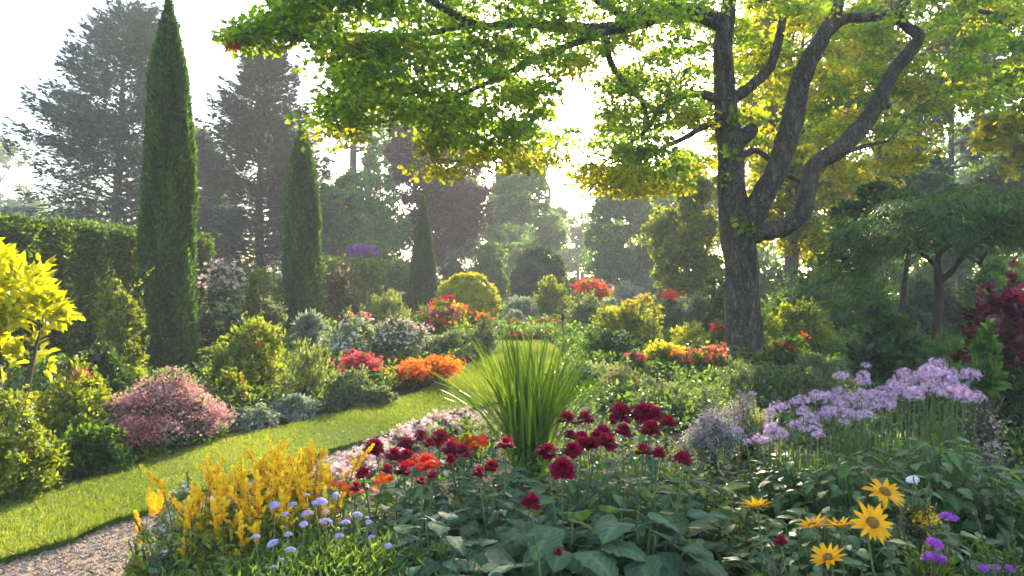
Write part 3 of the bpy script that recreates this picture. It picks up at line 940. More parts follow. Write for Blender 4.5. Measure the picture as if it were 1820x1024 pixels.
# ------------------------------------------------------------------ hedges and clipped yew
def hedge(name, label, path, h, w, mat, ls, dens):
    """clipped hedge along path (x, y): dense leaves on flat faces over a solid core added to block light from behind"""
    seed(label)
    path = np.array(path, float)
    root = thing(name, label, 'hedge', (*path.mean(0), 0))
    o = np.array([*path.mean(0), 0])
    g, gc = Geo(), Geo()
    a, b = path[0], path[-1]
    L = np.linalg.norm(b - a)
    t = (b - a) / L
    s = np.array([t[1], -t[0]])
    faces = [(h * L, 0), (h * L, 1), (w * L, 2), (h * w, 3), (h * w, 4)]
    tot = sum(f[0] for f in faces)
    for ar, k in faces:
        n = int(dens * ar)
        u, v = rg.random(n), rg.random(n)
        bump = .05 * np.sin(u * L * 2.3 + k) * np.sin(v * 5 + k) + .03 * np.sin(u * L * 7) + rg.normal(size=n) * .035
        if k < 2:
            sg = 1 if k == 0 else -1
            xy = a + np.outer(u * L, t) + np.outer(np.full(n, sg * w / 2) + sg * bump, s)
            pos = np.column_stack([xy, v * h])
            out = np.tile(np.array([*(s * sg), .1]), (n, 1))
        elif k == 2:
            xy = a + np.outer(u * L, t) + np.outer((v - .5) * w, s)
            pos = np.column_stack([xy, h + bump + (rg.random(n) ** 3) * .10])
            out = np.tile(ZUP, (n, 1))
        else:
            e, sg = (a, -1) if k == 3 else (b, 1)
            xy = e + np.outer((u - .5) * w, s) + np.outer(sg * bump, t)
            pos = np.column_stack([xy, v * h])
            out = np.tile(np.array([*(t * sg), .1]), (n, 1))
        d = nrm(out * .5 + rdir(n) * .8 + ZUP * .35)
        put(g, DIA, pos - o, d, nrm(out * .7 + rdir(n) * .7), ls * rg.uniform(.7, 1.3, n))
    q = []
    for e in (a + t * .08, b - t * .08):
        for sg in (-1, 1):
            for z in (0, h - .1):
                q.append((*(e + s * sg * (w / 2 - .09)), z))
    q = np.array(q) - o
    gc.add(q, [(0, 1, 3), (0, 3, 2), (4, 7, 5), (4, 6, 7), (0, 4, 5), (0, 5, 1), (2, 3, 7), (2, 7, 6), (1, 5, 7), (1, 7, 3)], 0)
    g.build('foliage', mat, root)
    gc.build('added_opaque_core', mat, root)
    return root


hedge('clipped_hedge', 'long tall dark green clipped hedge with a sunlit top behind the yellow-leaved shrub', [(-9.75, 8.0), (-8.0, 18.2)], 2.58, 1.1, 'hedge', .085, 1500)
hedge('clipped_hedge', 'shorter dark clipped hedge between the smaller cypress and the pointed cone', [(-6.75, 23.5), (-4.7, 34.0)], 2.14, 1.1, 'hedge', .12, 700)


def column(name, label, px, Y, pyt, prof, mat, n, ls, t=TUFT, up=1.2, rough=.10, grooves=0, cat='tree', core=.72):
    """upright clipped or columnar evergreen: prof is [(height fraction, half width in px)]"""
    seed(label)
    h = P(0, pyt, Y)[2]
    root = thing(name, label, cat, (*P(px, 0, Y)[:2], 0))
    pf = np.array(prof, float)
    z = rg.random(n * 2) ** 1.0
    r = np.interp(z, pf[:, 0], pf[:, 1]) / F * Y
    keep = rg.random(n * 2) < (r + .06 * r.max()) / (r.max() * 1.06)
    z, r = z[keep][:n], r[keep][:n]
    n = len(z)
    a = rg.random(n) * 2 * pi
    ph = rg.random(6) * 6
    lump = (np.sin(a * 3 + z * 9 + ph[0]) + np.sin(a * 5 - z * 14 + ph[1]) + .8 * np.sin(a * 9 + z * 30 + ph[2]) + .6 * np.sin(a * 14 + z * 6 + ph[3])) / 3.4
    rr = r * (1 + rough * lump) * (1 - .5 * rg.random(n) ** 2.5 * min(1, rough * 5))
    out = np.column_stack([np.cos(a), np.sin(a), np.zeros(n)])
    pos = out * rr[:, None] + ZUP * (z * h)[:, None]
    d = nrm(ZUP * up + out * .55 + rdir(n) * .45)
    nn = nrm(out + rdir(n) * .5)
    g = Geo()
    tone = .5 + .35 * lump + rg.normal(size=n) * .2
    put(g, t, pos, d, nn, ls * rg.uniform(.6, 1.3, n), 0, np.clip(tone, 0, 1))
    if t is OVAL:
        m = 1500
        j = np.concatenate([rg.choice(n, m - 160), rg.choice(np.where(z > .72)[0], 160)])
        put(g, TUFT, pos[j] + out[j] * .01, nrm(ZUP * 1.4 + out[j] * .45 + rdir(m) * .35), nn[j], ls * rg.uniform(1., 1.7, m), 0, np.clip(tone[j] + .2, 0, 1))
    g.build('foliage', mat, root)
    zz = np.linspace(0, .96, 22)
    g = Geo()
    tube(g, np.column_stack([0 * zz, 0 * zz, zz * h]), np.maximum(.01, np.interp(zz, pf[:, 0], pf[:, 1]) / F * Y * core), 14, rough=.04)
    g.build('added_opaque_core', mat, root)  # solid leaf-coloured filling, added so backlight does not show through
    g = Geo()
    tube(g, [(0, 0, -.02), (.01, 0, .35), (0, .01, h * .9)], [.09, .07, .02], 8, k=3)
    g.build('trunk', 'bark_red', root)
    return root


column('italian_cypress', 'taller columnar cypress with shaggy sunlit edge, nearer the pink flower mound', 300, 12.6, 4,
       [(0, 40), (.06, 42), (.39, 42), (.62, 36), (.8, 28), (.91, 14), (.97, 5), (1, 1)], 'cypress', 46000, .085, t=OVAL, up=.75, rough=.17, core=.80)
column('italian_cypress', 'shorter columnar cypress standing beyond the taller one beside the brownish shrub', 537, 19.0, 226,
       [(0, 26), (.08, 29), (.3, 29.5), (.55, 28), (.76, 22), (.89, 13), (.96, 5), (1, 1)], 'cypress', 34000, .10, t=OVAL, up=.75, rough=.14, core=.80)
column('clipped_cone', 'sharp pointed clipped dark cone rising beside the golden round bush', 752, 26.0, 345,
       [(0, 28), (.1, 27), (.4, 21), (.7, 12), (.9, 4.5), (1, .5)], 'topiary', 30000, .065, t=DIA, up=.2, rough=.035, core=.92)


# ------------------------------------------------------------------ shrubs and mounds
def shrub(name, label, px0, px1, pyt, Y, mat, ls, t=OVAL, cov=2.4, lobes=12, dep=1.0, fl=(), group=None, up=.25, spread=.5, cat='shrub', z0=0.0,
          lobe=.42, nc=13, cr=.30, stem='stem_dark', shoots=None, lean=.5, nmax=30000, flat=.8, ztop=None, smooth=False):
    """fl: list of (part, petal material, template, size, count, lowest height fraction, bunches, bunch radius)"""
    seed(label)
    ls = ls * float(np.interp(Y, [7, 10, 40], [1.0, 1.22, 1.25]))
    if shoots is None:
        shoots = 18
    Rx = (px1 - px0) / 2 / F * Y
    H = ztop if ztop else P(0, pyt, Y)[2]
    X = ((px0 + px1) / 2 - CX) / F * Y
    root = thing(name, label, cat, (X, Y, 0), group)
    u = rdir(lobes)
    u[:, 2] = np.abs(u[:, 2])
    if lobes >= 24:
        i = np.arange(lobes)
        u[:, 2] = (i + .5) / lobes
        u[:, 0], u[:, 1] = np.cos(i * 2.39996) * np.sqrt(1 - u[:, 2] ** 2), np.sin(i * 2.39996) * np.sqrt(1 - u[:, 2] ** 2)
        u = nrm(u + rg.normal(size=u.shape) * .10)
        u[:, 2] = np.abs(u[:, 2])
    u[:, 2] = u[:, 2] ** 1.4
    u[0] = (0, 0, 1)
    f = rg.uniform(.55 if lobes < 24 else .8, 1, lobes)
    c = u * f[:, None] * np.array([Rx * .68, Rx * .68 * dep, (H - z0) * .58]) + np.array([0, 0, z0 + (H - z0) * .16])
    rr = rg.uniform(.75, 1.25, lobes)[:, None] * np.array([Rx * lobe, Rx * lobe * dep, min((H - z0) * lobe * .8, Rx * lobe * 1.4)])
    top = (c + rr)[:, 2]
    c[:, 2] *= np.where(top > H, (H - rr[:, 2]) / np.maximum(c[:, 2], .01), 1)
    shell = .6
    if smooth:
        c, rr = np.array([[0, 0, H * .46]]), np.array([[Rx * .97, Rx * dep * .97, H * .52]])
        nc, cr, shell, lobes = 420, .085, .93, 1
    A = 2.6 * pi * Rx * (Rx * dep + H - z0) * .55
    n = int(np.clip(cov * A / (ls * ls * .36), 900, nmax))
    pos, d, nn, rnd, outw, cen = cloud(np.column_stack([c, rr]), n, up=up, nc=nc, cr=cr, spread=spread, lean=lean, flat=flat, shell=shell, low=-.85 if z0 < .1 else -.35)
    pos[:, 2] = np.abs(pos[:, 2] - .02) + .02
    g = Geo()
    put(g, t, pos, d, nn, ls * rg.uniform(.65, 1.3, n), 0, rnd)
    if shoots:
        for k in range(shoots):
            cc = cen[rg.integers(len(cen))]
            dv = nrm(np.array([cc[0] / Rx * .35, cc[1] / Rx * .35, 1]) + rg.normal(size=3) * .18)
            L = H * rg.uniform(.12, .3)
            m = int(10 + L / ls * 2.2)
            s = rg.random(m)
            put(g, t, cc + dv * (s * L)[:, None], nrm(dv + rdir(m) * .8), rdir(m) + ZUP * .4, ls * (1.1 - .5 * s), 0)
            tube(g, [cc, cc + dv * L], .003 + .002 * H, 3, 1)
    g.build('foliage', [mat, stem], root)
    if smooth:
        gc = Geo()
        th = np.linspace(.02, pi - .02, 14)
        tube(gc, np.column_stack([0 * th, 0 * th, H * .46 + H * .47 * np.cos(th)]), np.sin(th) * Rx * .86, 20, rough=.03)
        gc.build('added_opaque_core', mat, root)  # solid body added inside the dome to keep the bright sky from showing through
    g = Geo()
    for k in range(min(9, lobes)):
        b = rg.normal(size=2) * Rx * .12
        tube(g, [(b[0], b[1], -.02), ((b[0] + c[k, 0]) * .45, (b[1] + c[k, 1]) * .45, c[k, 2] * .55), c[k]], [.016 * H + .004, .011 * H + .003, .004], 5, k=3)
    g.build('stem', stem, root)
    for part, pm, ft, fs, cnt, zl, nb, br in fl:
        ok = np.where((pos[:, 2] > z0 + (H - z0) * zl) & (outw[:, 2] > -.55) & (np.linalg.norm((pos - np.array([0, 0, z0 + (H - z0) * .3])) / np.array([Rx, Rx * dep, H]), axis=1) > .5))[0]
        if len(ok) == 0:
            continue
        # outermost points first
        g = Geo()
        if nb:
            b = pos[rg.choice(ok, nb)] + outw[rg.choice(ok, nb)] * .0
            k = rg.integers(0, nb, cnt)
            fp = b[k] + rg.normal(size=(cnt, 3)) * br * np.array([1, 1, .55]) + ZUP * ls * .3
            no = nrm(ZUP * .7 + rdir(cnt) * .7)
            tone = np.clip(rg.random(nb)[k] * .5 + rg.random(cnt) * .5, 0, 1)
        else:
            i = rg.choice(ok, cnt)
            fp = pos[i] + outw[i] * (ls * rg.uniform(.3, .9, cnt))[:, None]
            no = nrm(outw[i] * .7 + rdir(cnt) * .5 + ZUP * .3)
            tone = np.clip(.4 * rnd[i] + .6 * rg.random(cnt), 0, 1)
        flower_put(g, ft, fp, no, fs * rg.uniform(.7, 1.25, cnt), 0, tone)
        g.build(part, pm, root)
    return root


def pt(s, y):
    return s


# left border, from the hedge towards the lawn
S = shrub
S('golden_shrub', 'bright yellow large-leaved shrub at the near end of the long hedge', -128, 122, 340, 6.3, 'gold_leaf', .115, OVAL, cov=2.0, lobes=23, z0=.62, lobe=.30, nc=9, cr=.30, lean=.9, up=.1, spread=.5, nmax=9000, shoots=0)
S('variegated_shrub', 'light yellow-green bushy shrub under the bright yellow shrub', -110, 118, 706, 5.5, 'yellowgreen', .045, OVAL, lobes=16, fl=[('blossom', 'p_white', STAR, .012, 260, .5, 0, 0)], shoots=22)
S('variegated_shrub', 'sunny yellow-green shrub with rusty flecks touching the pink flower mound', 48, 212, 645, 6.9, 'yellowgreen', .05, OVAL, lobes=15, shoots=24, fl=[('blossom', 'p_pinkred', STAR, .02, 90, .55, 4, .05)])
S('leafy_shrub', 'deep green low leafy shrub at the lawn edge left of the pink flower mound', 92, 232, 765, 6.2, 'mid', .06, OVAL, lobes=12, shoots=14)
S('leafy_shrub', 'lime-edged leafy plant just below the pink flower mound', 210, 300, 790, 6.75, 'yellowgreen', .055, OVAL, lobes=8)
S('silver_mat', 'low blue-grey leafy mat at the lawn edge below the yellow-green shrubs', -40, 75, 862, 5.7, 'silver', .045, OVAL, lobes=9)
S('hedge_shrub', 'loose tan-green shrub leaning on the long hedge beside the taller cypress', 158, 256, 448, 10.6, 'yellowgreen', .055, DIA, lobes=16, lobe=.32, shoots=40, lean=.7)
S('undergrowth_shrub', 'shaded dark green shrub between the long hedge and the yellow-green shrubs', 110, 262, 600, 9.2, 'dark', .06, OVAL, lobes=10, fl=[('blossom', 'p_magenta', ROUND, .035, 16, .7, 1, .03), ('blossom', 'p_lilac', STAR, .03, 20, .6, 1, .04)])
# the pink mound is a dome of flat flower heads
S('sedum_mound', 'big domed mound of dusty pink flower heads beside the lawn', 176, 412, 664, 7.3, 'mid', .05, OVAL, cov=1.4, lobes=30, cat='flower mound', lobe=.30, shoots=4,
  fl=[('blossom', 'p_sedum', ROUND, .013, 17000, .22, 420, .05), ('blossom', 'p_sedum_red', ROUND, .013, 5200, .3, 110, .05)], dep=.9)
S('sedum_mound', 'lilac-pink end of flower heads spilling left from the big pink mound', 180, 300, 700, 6.9, 'mid', .045, OVAL, cov=.8, lobes=8, cat='flower mound',
  fl=[('blossom', 'p_sedum_red', ROUND, .013, 5200, .3, 90, .05)])
S('azalea_bush', 'yellow-green bush with orange-red flower bunches right of the taller cypress', 365, 532, 572, 10.3, 'yellowgreen', .06, OVAL, lobes=16, shoots=14, fl=[('blossom', 'p_redorange', ROUND, .035, 44, .55, 3, .07)])
S('azalea_bush', 'small yellow-green bush with rusty tips between the pink mound and silver mound', 372, 448, 655, 8.9, 'yellowgreen', .05, OVAL, lobes=10, fl=[('blossom', 'p_redorange', ROUND, .022, 36, .6, 4, .05)])
S('feathery_shrub', 'soft feathery light green shrub right of the orange-red flowered bush', 482, 598, 598, 9.5, 'feather', .075, NARROW, lobes=13, up=.7, lean=.7, shoots=26)
S('silver_shrub', 'low silvery green mound along the lawn right of the pink flower mound', 392, 505, 722, 7.9, 'silver', .035, OVAL, lobes=11)
S('silver_shrub', 'second silvery mound along the lawn below the feathery green shrub', 470, 582, 703, 8.6, 'silver', .035, OVAL, lobes=11)
S('grey_shrub', 'rounded grey-green shrub at the lawn edge in front of the pink-red flowers', 578, 668, 655, 9.3, 'greygreen', .04, DIA, lobes=12, shoots=12)
S('grey_shrub', 'smaller grey-green shrub at the lawn edge below the orange azalea', 640, 718, 688, 9.3, 'greygreen', .04, OVAL, lobes=9)
S('azalea_mound', 'pink-red flowering azalea mound beside the orange one', 595, 708, 636, 10.3, 'mid', .045, OVAL, cov=1.4, lobes=10, cat='flower mound', fl=[('blossom', 'p_pinkred', ROUND, .026, 1500, .55, 46, .07)])
S('azalea_mound', 'glowing orange azalea mound at the bend of the lawn', 688, 824, 632, 11.2, 'mid', .05, OVAL, cov=1.2, lobes=10, cat='flower mound', dep=.9,
  fl=[('blossom', 'p_orange', ROUND, .032, 3300, .30, 80, .085), ('blossom', 'p_redorange', ROUND, .03, 500, .28, 20, .06)])
S('white_flower_shrub', 'airy pale shrub dotted with white flowers behind the orange azalea', 572, 690, 548, 13.2, 'feather', .06, DIA, lobes=16, shoots=40, lean=.7, fl=[('blossom', 'p_white', STAR, .034, 800, .35, 0, 0), ('blossom', 'p_pinkred', ROUND, .04, 26, .75, 3, .07)])
S('white_flower_shrub', 'white and blush flowered shrub in front of the pointed clipped cone', 650, 765, 560, 13.8, 'greygreen', .055, DIA, lobes=14, shoots=26, fl=[('blossom', 'p_white', STAR, .034, 600, .35, 0, 0), ('blossom', 'p_palepink', ROUND, .03, 260, .62, 14, .1)])
S('grey_shrub', 'soft grey-green mound where the lawn narrows right of the orange azalea', 742, 846, 585, 14.2, 'greygreen', .055, DIA, lobes=12, shoots=14)
S('grey_shrub', 'upright grey-green shrub at the lawn edge below the golden round bush', 826, 894, 556, 15.3, 'greygreen', .055, DIA, lobes=12, shoots=10, fl=[('blossom', 'p_orange', ROUND, .04, 40, .82, 4, .08)])
S('dahlia_bush', 'bush of yellow, coral and magenta flowers at the foot of the pointed cone', 692, 838, 548, 16.2, 'mid', .06, OVAL, lobes=13, fl=[('blossom', 'p_magenta', ROUND, .055, 90, .75, 7, .09), ('blossom', 'p_redorange', ROUND, .05, 110, .6, 9, .09), ('blossom', 'p_pinkred', ROUND, .045, 90, .6, 9, .09)])
S('dahlia_bush', 'tall coral and yellow flowered shrub between pointed cone and golden round bush', 742, 832, 518, 17.2, 'yellowgreen', .06, OVAL, lobes=12, shoots=8, fl=[('blossom', 'p_redorange', ROUND, .05, 190, .5, 16, .1), ('blossom', 'p_crimson', ROUND, .06, 16, .85, 2, .06), ('blossom', 'p_yellow', ROUND, .05, 70, .55, 8, .08)])
S('golden_ball', 'clipped round golden-green bush right of the pointed cone', 774, 886, 486, 22, 'lime', .065, DIA, cov=3.2, shoots=0, smooth=True)
S('pale_shrub', 'pale yellow-green feathery shrub left of the pointed cone foot', 632, 736, 503, 20.5, 'feather', .10, NARROW, lobes=12, up=.6, shoots=16)
S('brown_shrub', 'buff-brown twiggy shrub right of the shorter cypress', 566, 648, 436, 20.5, 'brownish', .095, DIA, lobes=16, shoots=20, lobe=.36)
S('purple_bush', 'vivid purple flowering bush showing above the short hedge', 626, 672, 428, 32, 'mid', .10, OVAL, lobes=8, z0=1.7, fl=[('blossom', 'p_purple', ROUND, .09, 560, .55, 26, .16)])
S('blossom_shrub', 'grey-green shrub with pale pink blossom right of the taller cypress', 348, 440, 448, 16, 'greygreen', .075, OVAL, lobes=15, shoots=14, fl=[('blossom', 'p_palepink', STAR, .045, 330, .62, 22, .16)])
S('conical_shrub', 'yellow-green shrub with upright pointed tips left of the shorter cypress', 418, 508, 442, 17.2, 'yellowgreen', .07, DIA, lobes=14, up=.9, shoots=44, lean=.7)
S('hosta_clump', 'clump of shaded blue-green broad leaves between the cypresses', 352, 450, 520, 13.6, 'bluegreen', .12, OVAL, lobes=9, cov=1.8)
S('grey_shrub', 'grey-green shrub at the foot of the shorter cypress', 440, 520, 520, 14.6, 'greygreen', .055, DIA, lobes=12, shoots=12)
S('spiky_plant', 'small spiky grey plant at the foot of the shorter cypress', 518, 576, 572, 15.5, 'silver', .24, NARROW, lobes=4, up=.6, lean=1.0, cov=.8)
S('tall_shrub', 'grey-green leafy shrub peeping above the long hedge', 140, 246, 362, 24, 'greygreen', .13, OVAL, lobes=13, shoots=16)
S('dark_shrub', 'dark leafy shrub under the dark purple conifer', 340, 520, 452, 26, 'dark', .13, OVAL, lobes=14)
S('tall_shrub', 'broad light green shrub behind the short hedge', 575, 735, 385, 36, 'mid', .15, OVAL, lobes=18, shoots=20)
# middle distance
S('laurel_block', 'square tall green shrub behind the golden round bush', 828, 912, 402, 35, 'mid', .13, OVAL, lobes=22, lobe=.4, shoots=10)
S('laurel_block', 'dull green shrub between the pointed cone and the square shrub', 776, 846, 440, 37, 'bluegreen', .13, OVAL, lobes=14)
S('yew_dome', 'dark clipped yew dome with a golden lit rim', 908, 1008, 440, 32, 'topiary', .10, DIA, cov=3.4, shoots=0, smooth=True)
S('rhododendron', 'bright green rounded bush in front of the dark yew dome', 946, 1018, 481, 27, 'yellowgreen', .11, OVAL, lobes=14)
S('silver_shrub', 'silvery bush right of the golden round bush', 884, 966, 522, 25, 'silver', .09, OVAL, lobes=14)
S('silver_shrub', 'low frosted mound in front of the silvery bush', 884, 946, 552, 23, 'silver', .06, DIA, lobes=9)
S('distant_shrub', 'rounded pale grey shrub under the hazy dark tree', 1082, 1148, 496, 36, 'silver', .10, DIA, lobes=12)
S('distant_shrub', 'misty shrub beside the weathered timber post', 985, 1045, 492, 40, 'far', .14, DIA, lobes=10)
S('azalea_bush', 'orange-red flowered bush in front of the timber post', 1008, 1092, 499, 27, 'yellowgreen', .10, OVAL, lobes=13, fl=[('blossom', 'p_redorange', ROUND, .10, 330, .66, 22, .16)])
S('olive_bush', 'olive-green rounded bush before the orange-red flowers', 996, 1080, 522, 22, 'greygreen', .085, DIA, lobes=13)
S('golden_bush', 'wide sunlit yellow-topped bush left of the maple trunk', 1040, 1192, 530, 17, 'yellowgreen', .075, OVAL, lobes=18, shoots=16, fl=[('blossom', 'p_yellow', STAR, .035, 700, .72, 0, 0)])
S('dark_leaf_bush', 'dark glossy leaved bush with white flecks below the yellow-topped bush', 1018, 1160, 588, 13.6, 'dark', .07, OVAL, lobes=13, fl=[('blossom', 'p_white', STAR, .022, 120, .4, 0, 0)])
S('coral_bush', 'bush with coral-orange flower tips left of the maple trunk', 1158, 1222, 512, 21, 'greygreen', .085, OVAL, lobes=12, fl=[('blossom', 'p_redorange', ROUND, .075, 100, .72, 8, .12), ('blossom', 'p_purple', ROUND, .055, 30, .35, 2, .1)])
S('cone_shrub', 'grey-green upright shrub left of the maple trunk', 1210, 1264, 500, 19.5, 'greygreen', .08, DIA, lobes=13)
S('dark_shrub', 'tall dark green shrub touching the maple trunk', 1246, 1308, 448, 18.8, 'mid', .09, OVAL, lobes=16)
S('lime_mound', 'low lime-green mound at the foot of the grey upright shrub', 1186, 1284, 572, 16, 'lime', .06, DIA, lobes=11)
S('red_flower_plant', 'upright plant with red flowers beside the maple trunk', 1262, 1300, 556, 15.4, 'mid', .06, OVAL, lobes=7, fl=[('blossom', 'p_redorange', ROUND, .05, 60, .6, 6, .08)])
S('mixed_flowers', 'low bed of coral, pink and yellow flowers left of the maple foot', 1200, 1306, 618, 12.4, 'mid', .05, OVAL, lobes=12, cov=1.5, cat='flower bed',
  fl=[('blossom', 'p_pinkred', ROUND, .036, 250, .45, 16, .07), ('blossom', 'p_redorange', ROUND, .036, 130, .45, 9, .07), ('blossom', 'p_palepink', ROUND, .034, 120, .45, 8, .07), ('blossom', 'p_yellow', ROUND, .034, 110, .45, 8, .07)])
S('mixed_flowers', 'yellow-orange flowered low plants further left of the maple foot', 1122, 1240, 610, 12.9, 'yellowgreen', .05, OVAL, lobes=12, cat='flower bed', fl=[('blossom', 'p_yellow', ROUND, .034, 300, .5, 22, .08), ('blossom', 'p_orange', ROUND, .034, 60, .4, 5, .06)])
S('mixed_flowers', 'small pink flowered clump beside the dark glossy bush', 1100, 1150, 622, 12.2, 'mid', .05, OVAL, lobes=7, cat='flower bed', fl=[('blossom', 'p_pinkred', ROUND, .034, 110, .45, 10, .06)])
S('soft_shrub', 'wide soft grey-green shrub right of the tall grass clump', 1030, 1185, 655, 9.8, 'greygreen', .05, NARROW, lobes=16, shoots=40, fl=[('blossom', 'p_pinkred', STAR, .02, 40, .6, 4, .05)])
S('soft_shrub', 'soft misty green shrub behind the dark red dahlias', 1120, 1290, 668, 8.8, 'greygreen', .05, NARROW, lobes=16, shoots=40)
S('soft_shrub', 'shaded soft grey-green shrub before the maple foot', 1270, 1420, 640, 9.9, 'greygreen', .05, NARROW, lobes=16, shoots=30)
S('soft_shrub', 'shaded soft shrub behind the lilac flower heads', 1390, 1525, 628, 9.6, 'greygreen', .05, NARROW, lobes=14, shoots=30)
S('white_speckled_plant', 'pale green plant speckled white behind the tall grass clump', 985, 1110, 640, 11.4, 'feather', .04, DIA, lobes=12, shoots=14, fl=[('blossom', 'p_white', STAR, .02, 170, .5, 0, 0)])
S('astilbe_clump', 'dusty mauve feathery clump left of the lilac flower heads', 1215, 1320, 735, 6.5, 'silver', .05, NARROW, lobes=13, shoots=30, lean=.8, up=.5, cat='flower clump', fl=[('blossom', 'p_mauve', ROUND, .010, 4200, .3, 120, .045)])
S('astilbe_clump', 'pale cream feathery clump touching the lilac flower heads', 1275, 1385, 712, 6.9, 'feather', .05, NARROW, lobes=13, shoots=30, lean=.8, up=.6, cat='flower clump', fl=[('blossom', 'p_mauve', ROUND, .010, 3600, .35, 110, .045)])
# right-hand wood edge
S('sunny_shrub', 'sun-flecked yellow-green shrub right of the maple trunk', 1352, 1480, 532, 15.5, 'yellowgreen', .07, OVAL, lobes=15, shoots=16)
S('red_speckled_plant', 'low green plant speckled red right of the maple foot', 1352, 1470, 600, 12.6, 'mid', .055, OVAL, lobes=11, fl=[('blossom', 'p_redorange', ROUND, .04, 90, .5, 8, .07), ('blossom', 'p_yellow', ROUND, .04, 16, .5, 2, .06)])
S('broadleaf_shrub', 'dark broad-leaved shrub under the flat-topped tree', 1478, 1662, 548, 10.9, 'dark', .10, MAPLE, lobes=18, shoots=14)
S('wood_shrub', 'hazy light green shrub behind the sun-flecked one', 1350, 1500, 482, 22, 'mid', .11, OVAL, lobes=16)
S('wood_shrub', 'green shrub behind the slender dark-stemmed tree', 1480, 1610, 470, 20, 'mid', .10, OVAL, lobes=16)
S('wood_shrub', 'dim shrub behind the reddish forked stems', 1585, 1720, 455, 18, 'greygreen', .10, OVAL, lobes=16)
S('wood_shrub', 'green shrub behind the burgundy shrub', 1700, 1860, 430, 17, 'mid', .10, OVAL, lobes=16)
S('fern_plant', 'shady fern between the reddish stem and the burgundy shrub', 1640, 1720, 585, 9.4, 'mid', .13, SPRAY, lobes=9, cov=1.2, lean=.9)
S('burgundy_shrub', 'burgundy-leaved shrub at the wood edge, deep red upper leaves', 1692, 1860, 494, 7.6, 'burgundy', .10, MAPLE, lobes=18, z0=.55, cov=1.6, fl=[('blossom', 'p_crimson', ROUND, .04, 46, .72, 4, .07)])
S('leafy_shrub', 'dark green shrub below the burgundy leaves', 1728, 1870, 612, 7.3, 'dark', .11, OVAL, lobes=13)
S('leafy_shrub', 'bright green leafy shoot in front of the burgundy shrub', 1722, 1785, 598, 6.9, 'mid', .12, OVAL, lobes=5, z0=.55, cov=.8)

for k, (a0, a1, py, Y, lab) in enumerate((
        (1296, 1420, 452, 38, 'bushy undergrowth far behind the maple trunk'), (1400, 1530, 462, 42, 'bushy undergrowth behind the round bare trunk'),
        (1500, 1640, 450, 37, 'bushy undergrowth far behind the dark broad-leaved shrub'), (1610, 1740, 455, 40, 'bushy undergrowth behind the forked reddish stems'),
        (1720, 1900, 445, 38, 'bushy undergrowth far behind the burgundy shrub'), (1090, 1215, 478, 58, 'bushy undergrowth under the large hazy dark tree'),
        (930, 1020, 470, 60, 'bushy undergrowth behind the dark yew dome'), (1010, 1100, 484, 66, 'bushy undergrowth beyond the timber post'),
        (780, 930, 470, 54, 'bushy undergrowth behind the square tall shrub'), (20, 190, 400, 45, 'bushy undergrowth behind the long hedge'),
        (-90, 60, 390, 42, 'bushy undergrowth behind the near end of the long hedge'), (560, 690, 440, 46, 'bushy undergrowth behind the low light-green tree'))):
    S('wood_edge_bush', lab, a0, a1, py, Y, 'mid' if k % 2 else 'far', .17, OVAL, lobes=16, group='undergrowth at the wood edge')

# ------------------------------------------------------------------ terrace edging, post and bench far along the lawn
def rough_block(g, c, sx, sy, sz, mat=0):
    V = []
    for z in (-1, 1):
        for k in range(10):
            a = 2 * pi * k / 10
            q = np.array([np.sign(cos(a)) * abs(cos(a)) ** .4, np.sign(sin(a)) * abs(sin(a)) ** .4])
            V.append(np.array([q[0] * sx, q[1] * sy, z * sz]) * (1 + rg.normal() * .04) + c)
    V += [np.array(c) + (0, 0, -sz), np.array(c) + (0, 0, sz * 1.05)]
    T = []
    for k in range(10):
        j = (k + 1) % 10
        T += [(k, j, 10 + j), (k, 10 + j, 10 + k), (20, j, k), (21, 10 + k, 10 + j)]
    g.add(V, T, mat)


seed('terrace')
for k, (yy, lab) in enumerate(((20.8, 'low dry stone edging where the lawn ends'), (23.6, 'second dry stone edging behind the rust-coloured ground plants'))):
    x0, x1 = P(886 - 8 * k, 0, yy)[0], P(1022 - 4 * k, 0, yy)[0]
    c = np.array([(x0 + x1) / 2, yy, 0])
    root = thing('stone_edging', lab, 'low wall', c)
    g = Geo()
    for row in range(2):
        x = x0
        while x < x1:
            w = rg.uniform(.16, .34)
            rough_block(g, (x + w / 2 - c[0], rg.normal() * .03, .07 + row * .135), w / 2 - .006, .13, .064)
            x += w
    g.build('course', 'stone', root)
for px0, px1, py, Y, lab in ((884, 955, 590, 19.4, 'rust-orange low plants in front of the first stone edging, left clump'), (945, 1022, 588, 19.6, 'rust-orange low plants in front of the first stone edging, clump by the thin post'),
                             (885, 950, 570, 22.0, 'rusty low plants between the two stone edgings near the frosted mound'), (935, 1015, 567, 22.3, 'rusty pink low plants between the two stone edgings, by the olive bush')):
    S('low_perennial', lab, px0, px1, py, Y, 'rust', .06, OVAL, lobes=9, cat='low plant', fl=[('blossom', 'p_palepink', STAR, .04, 60, .5, 0, 0), ('blossom', 'p_pinkred', STAR, .045, 40, .5, 0, 0)])

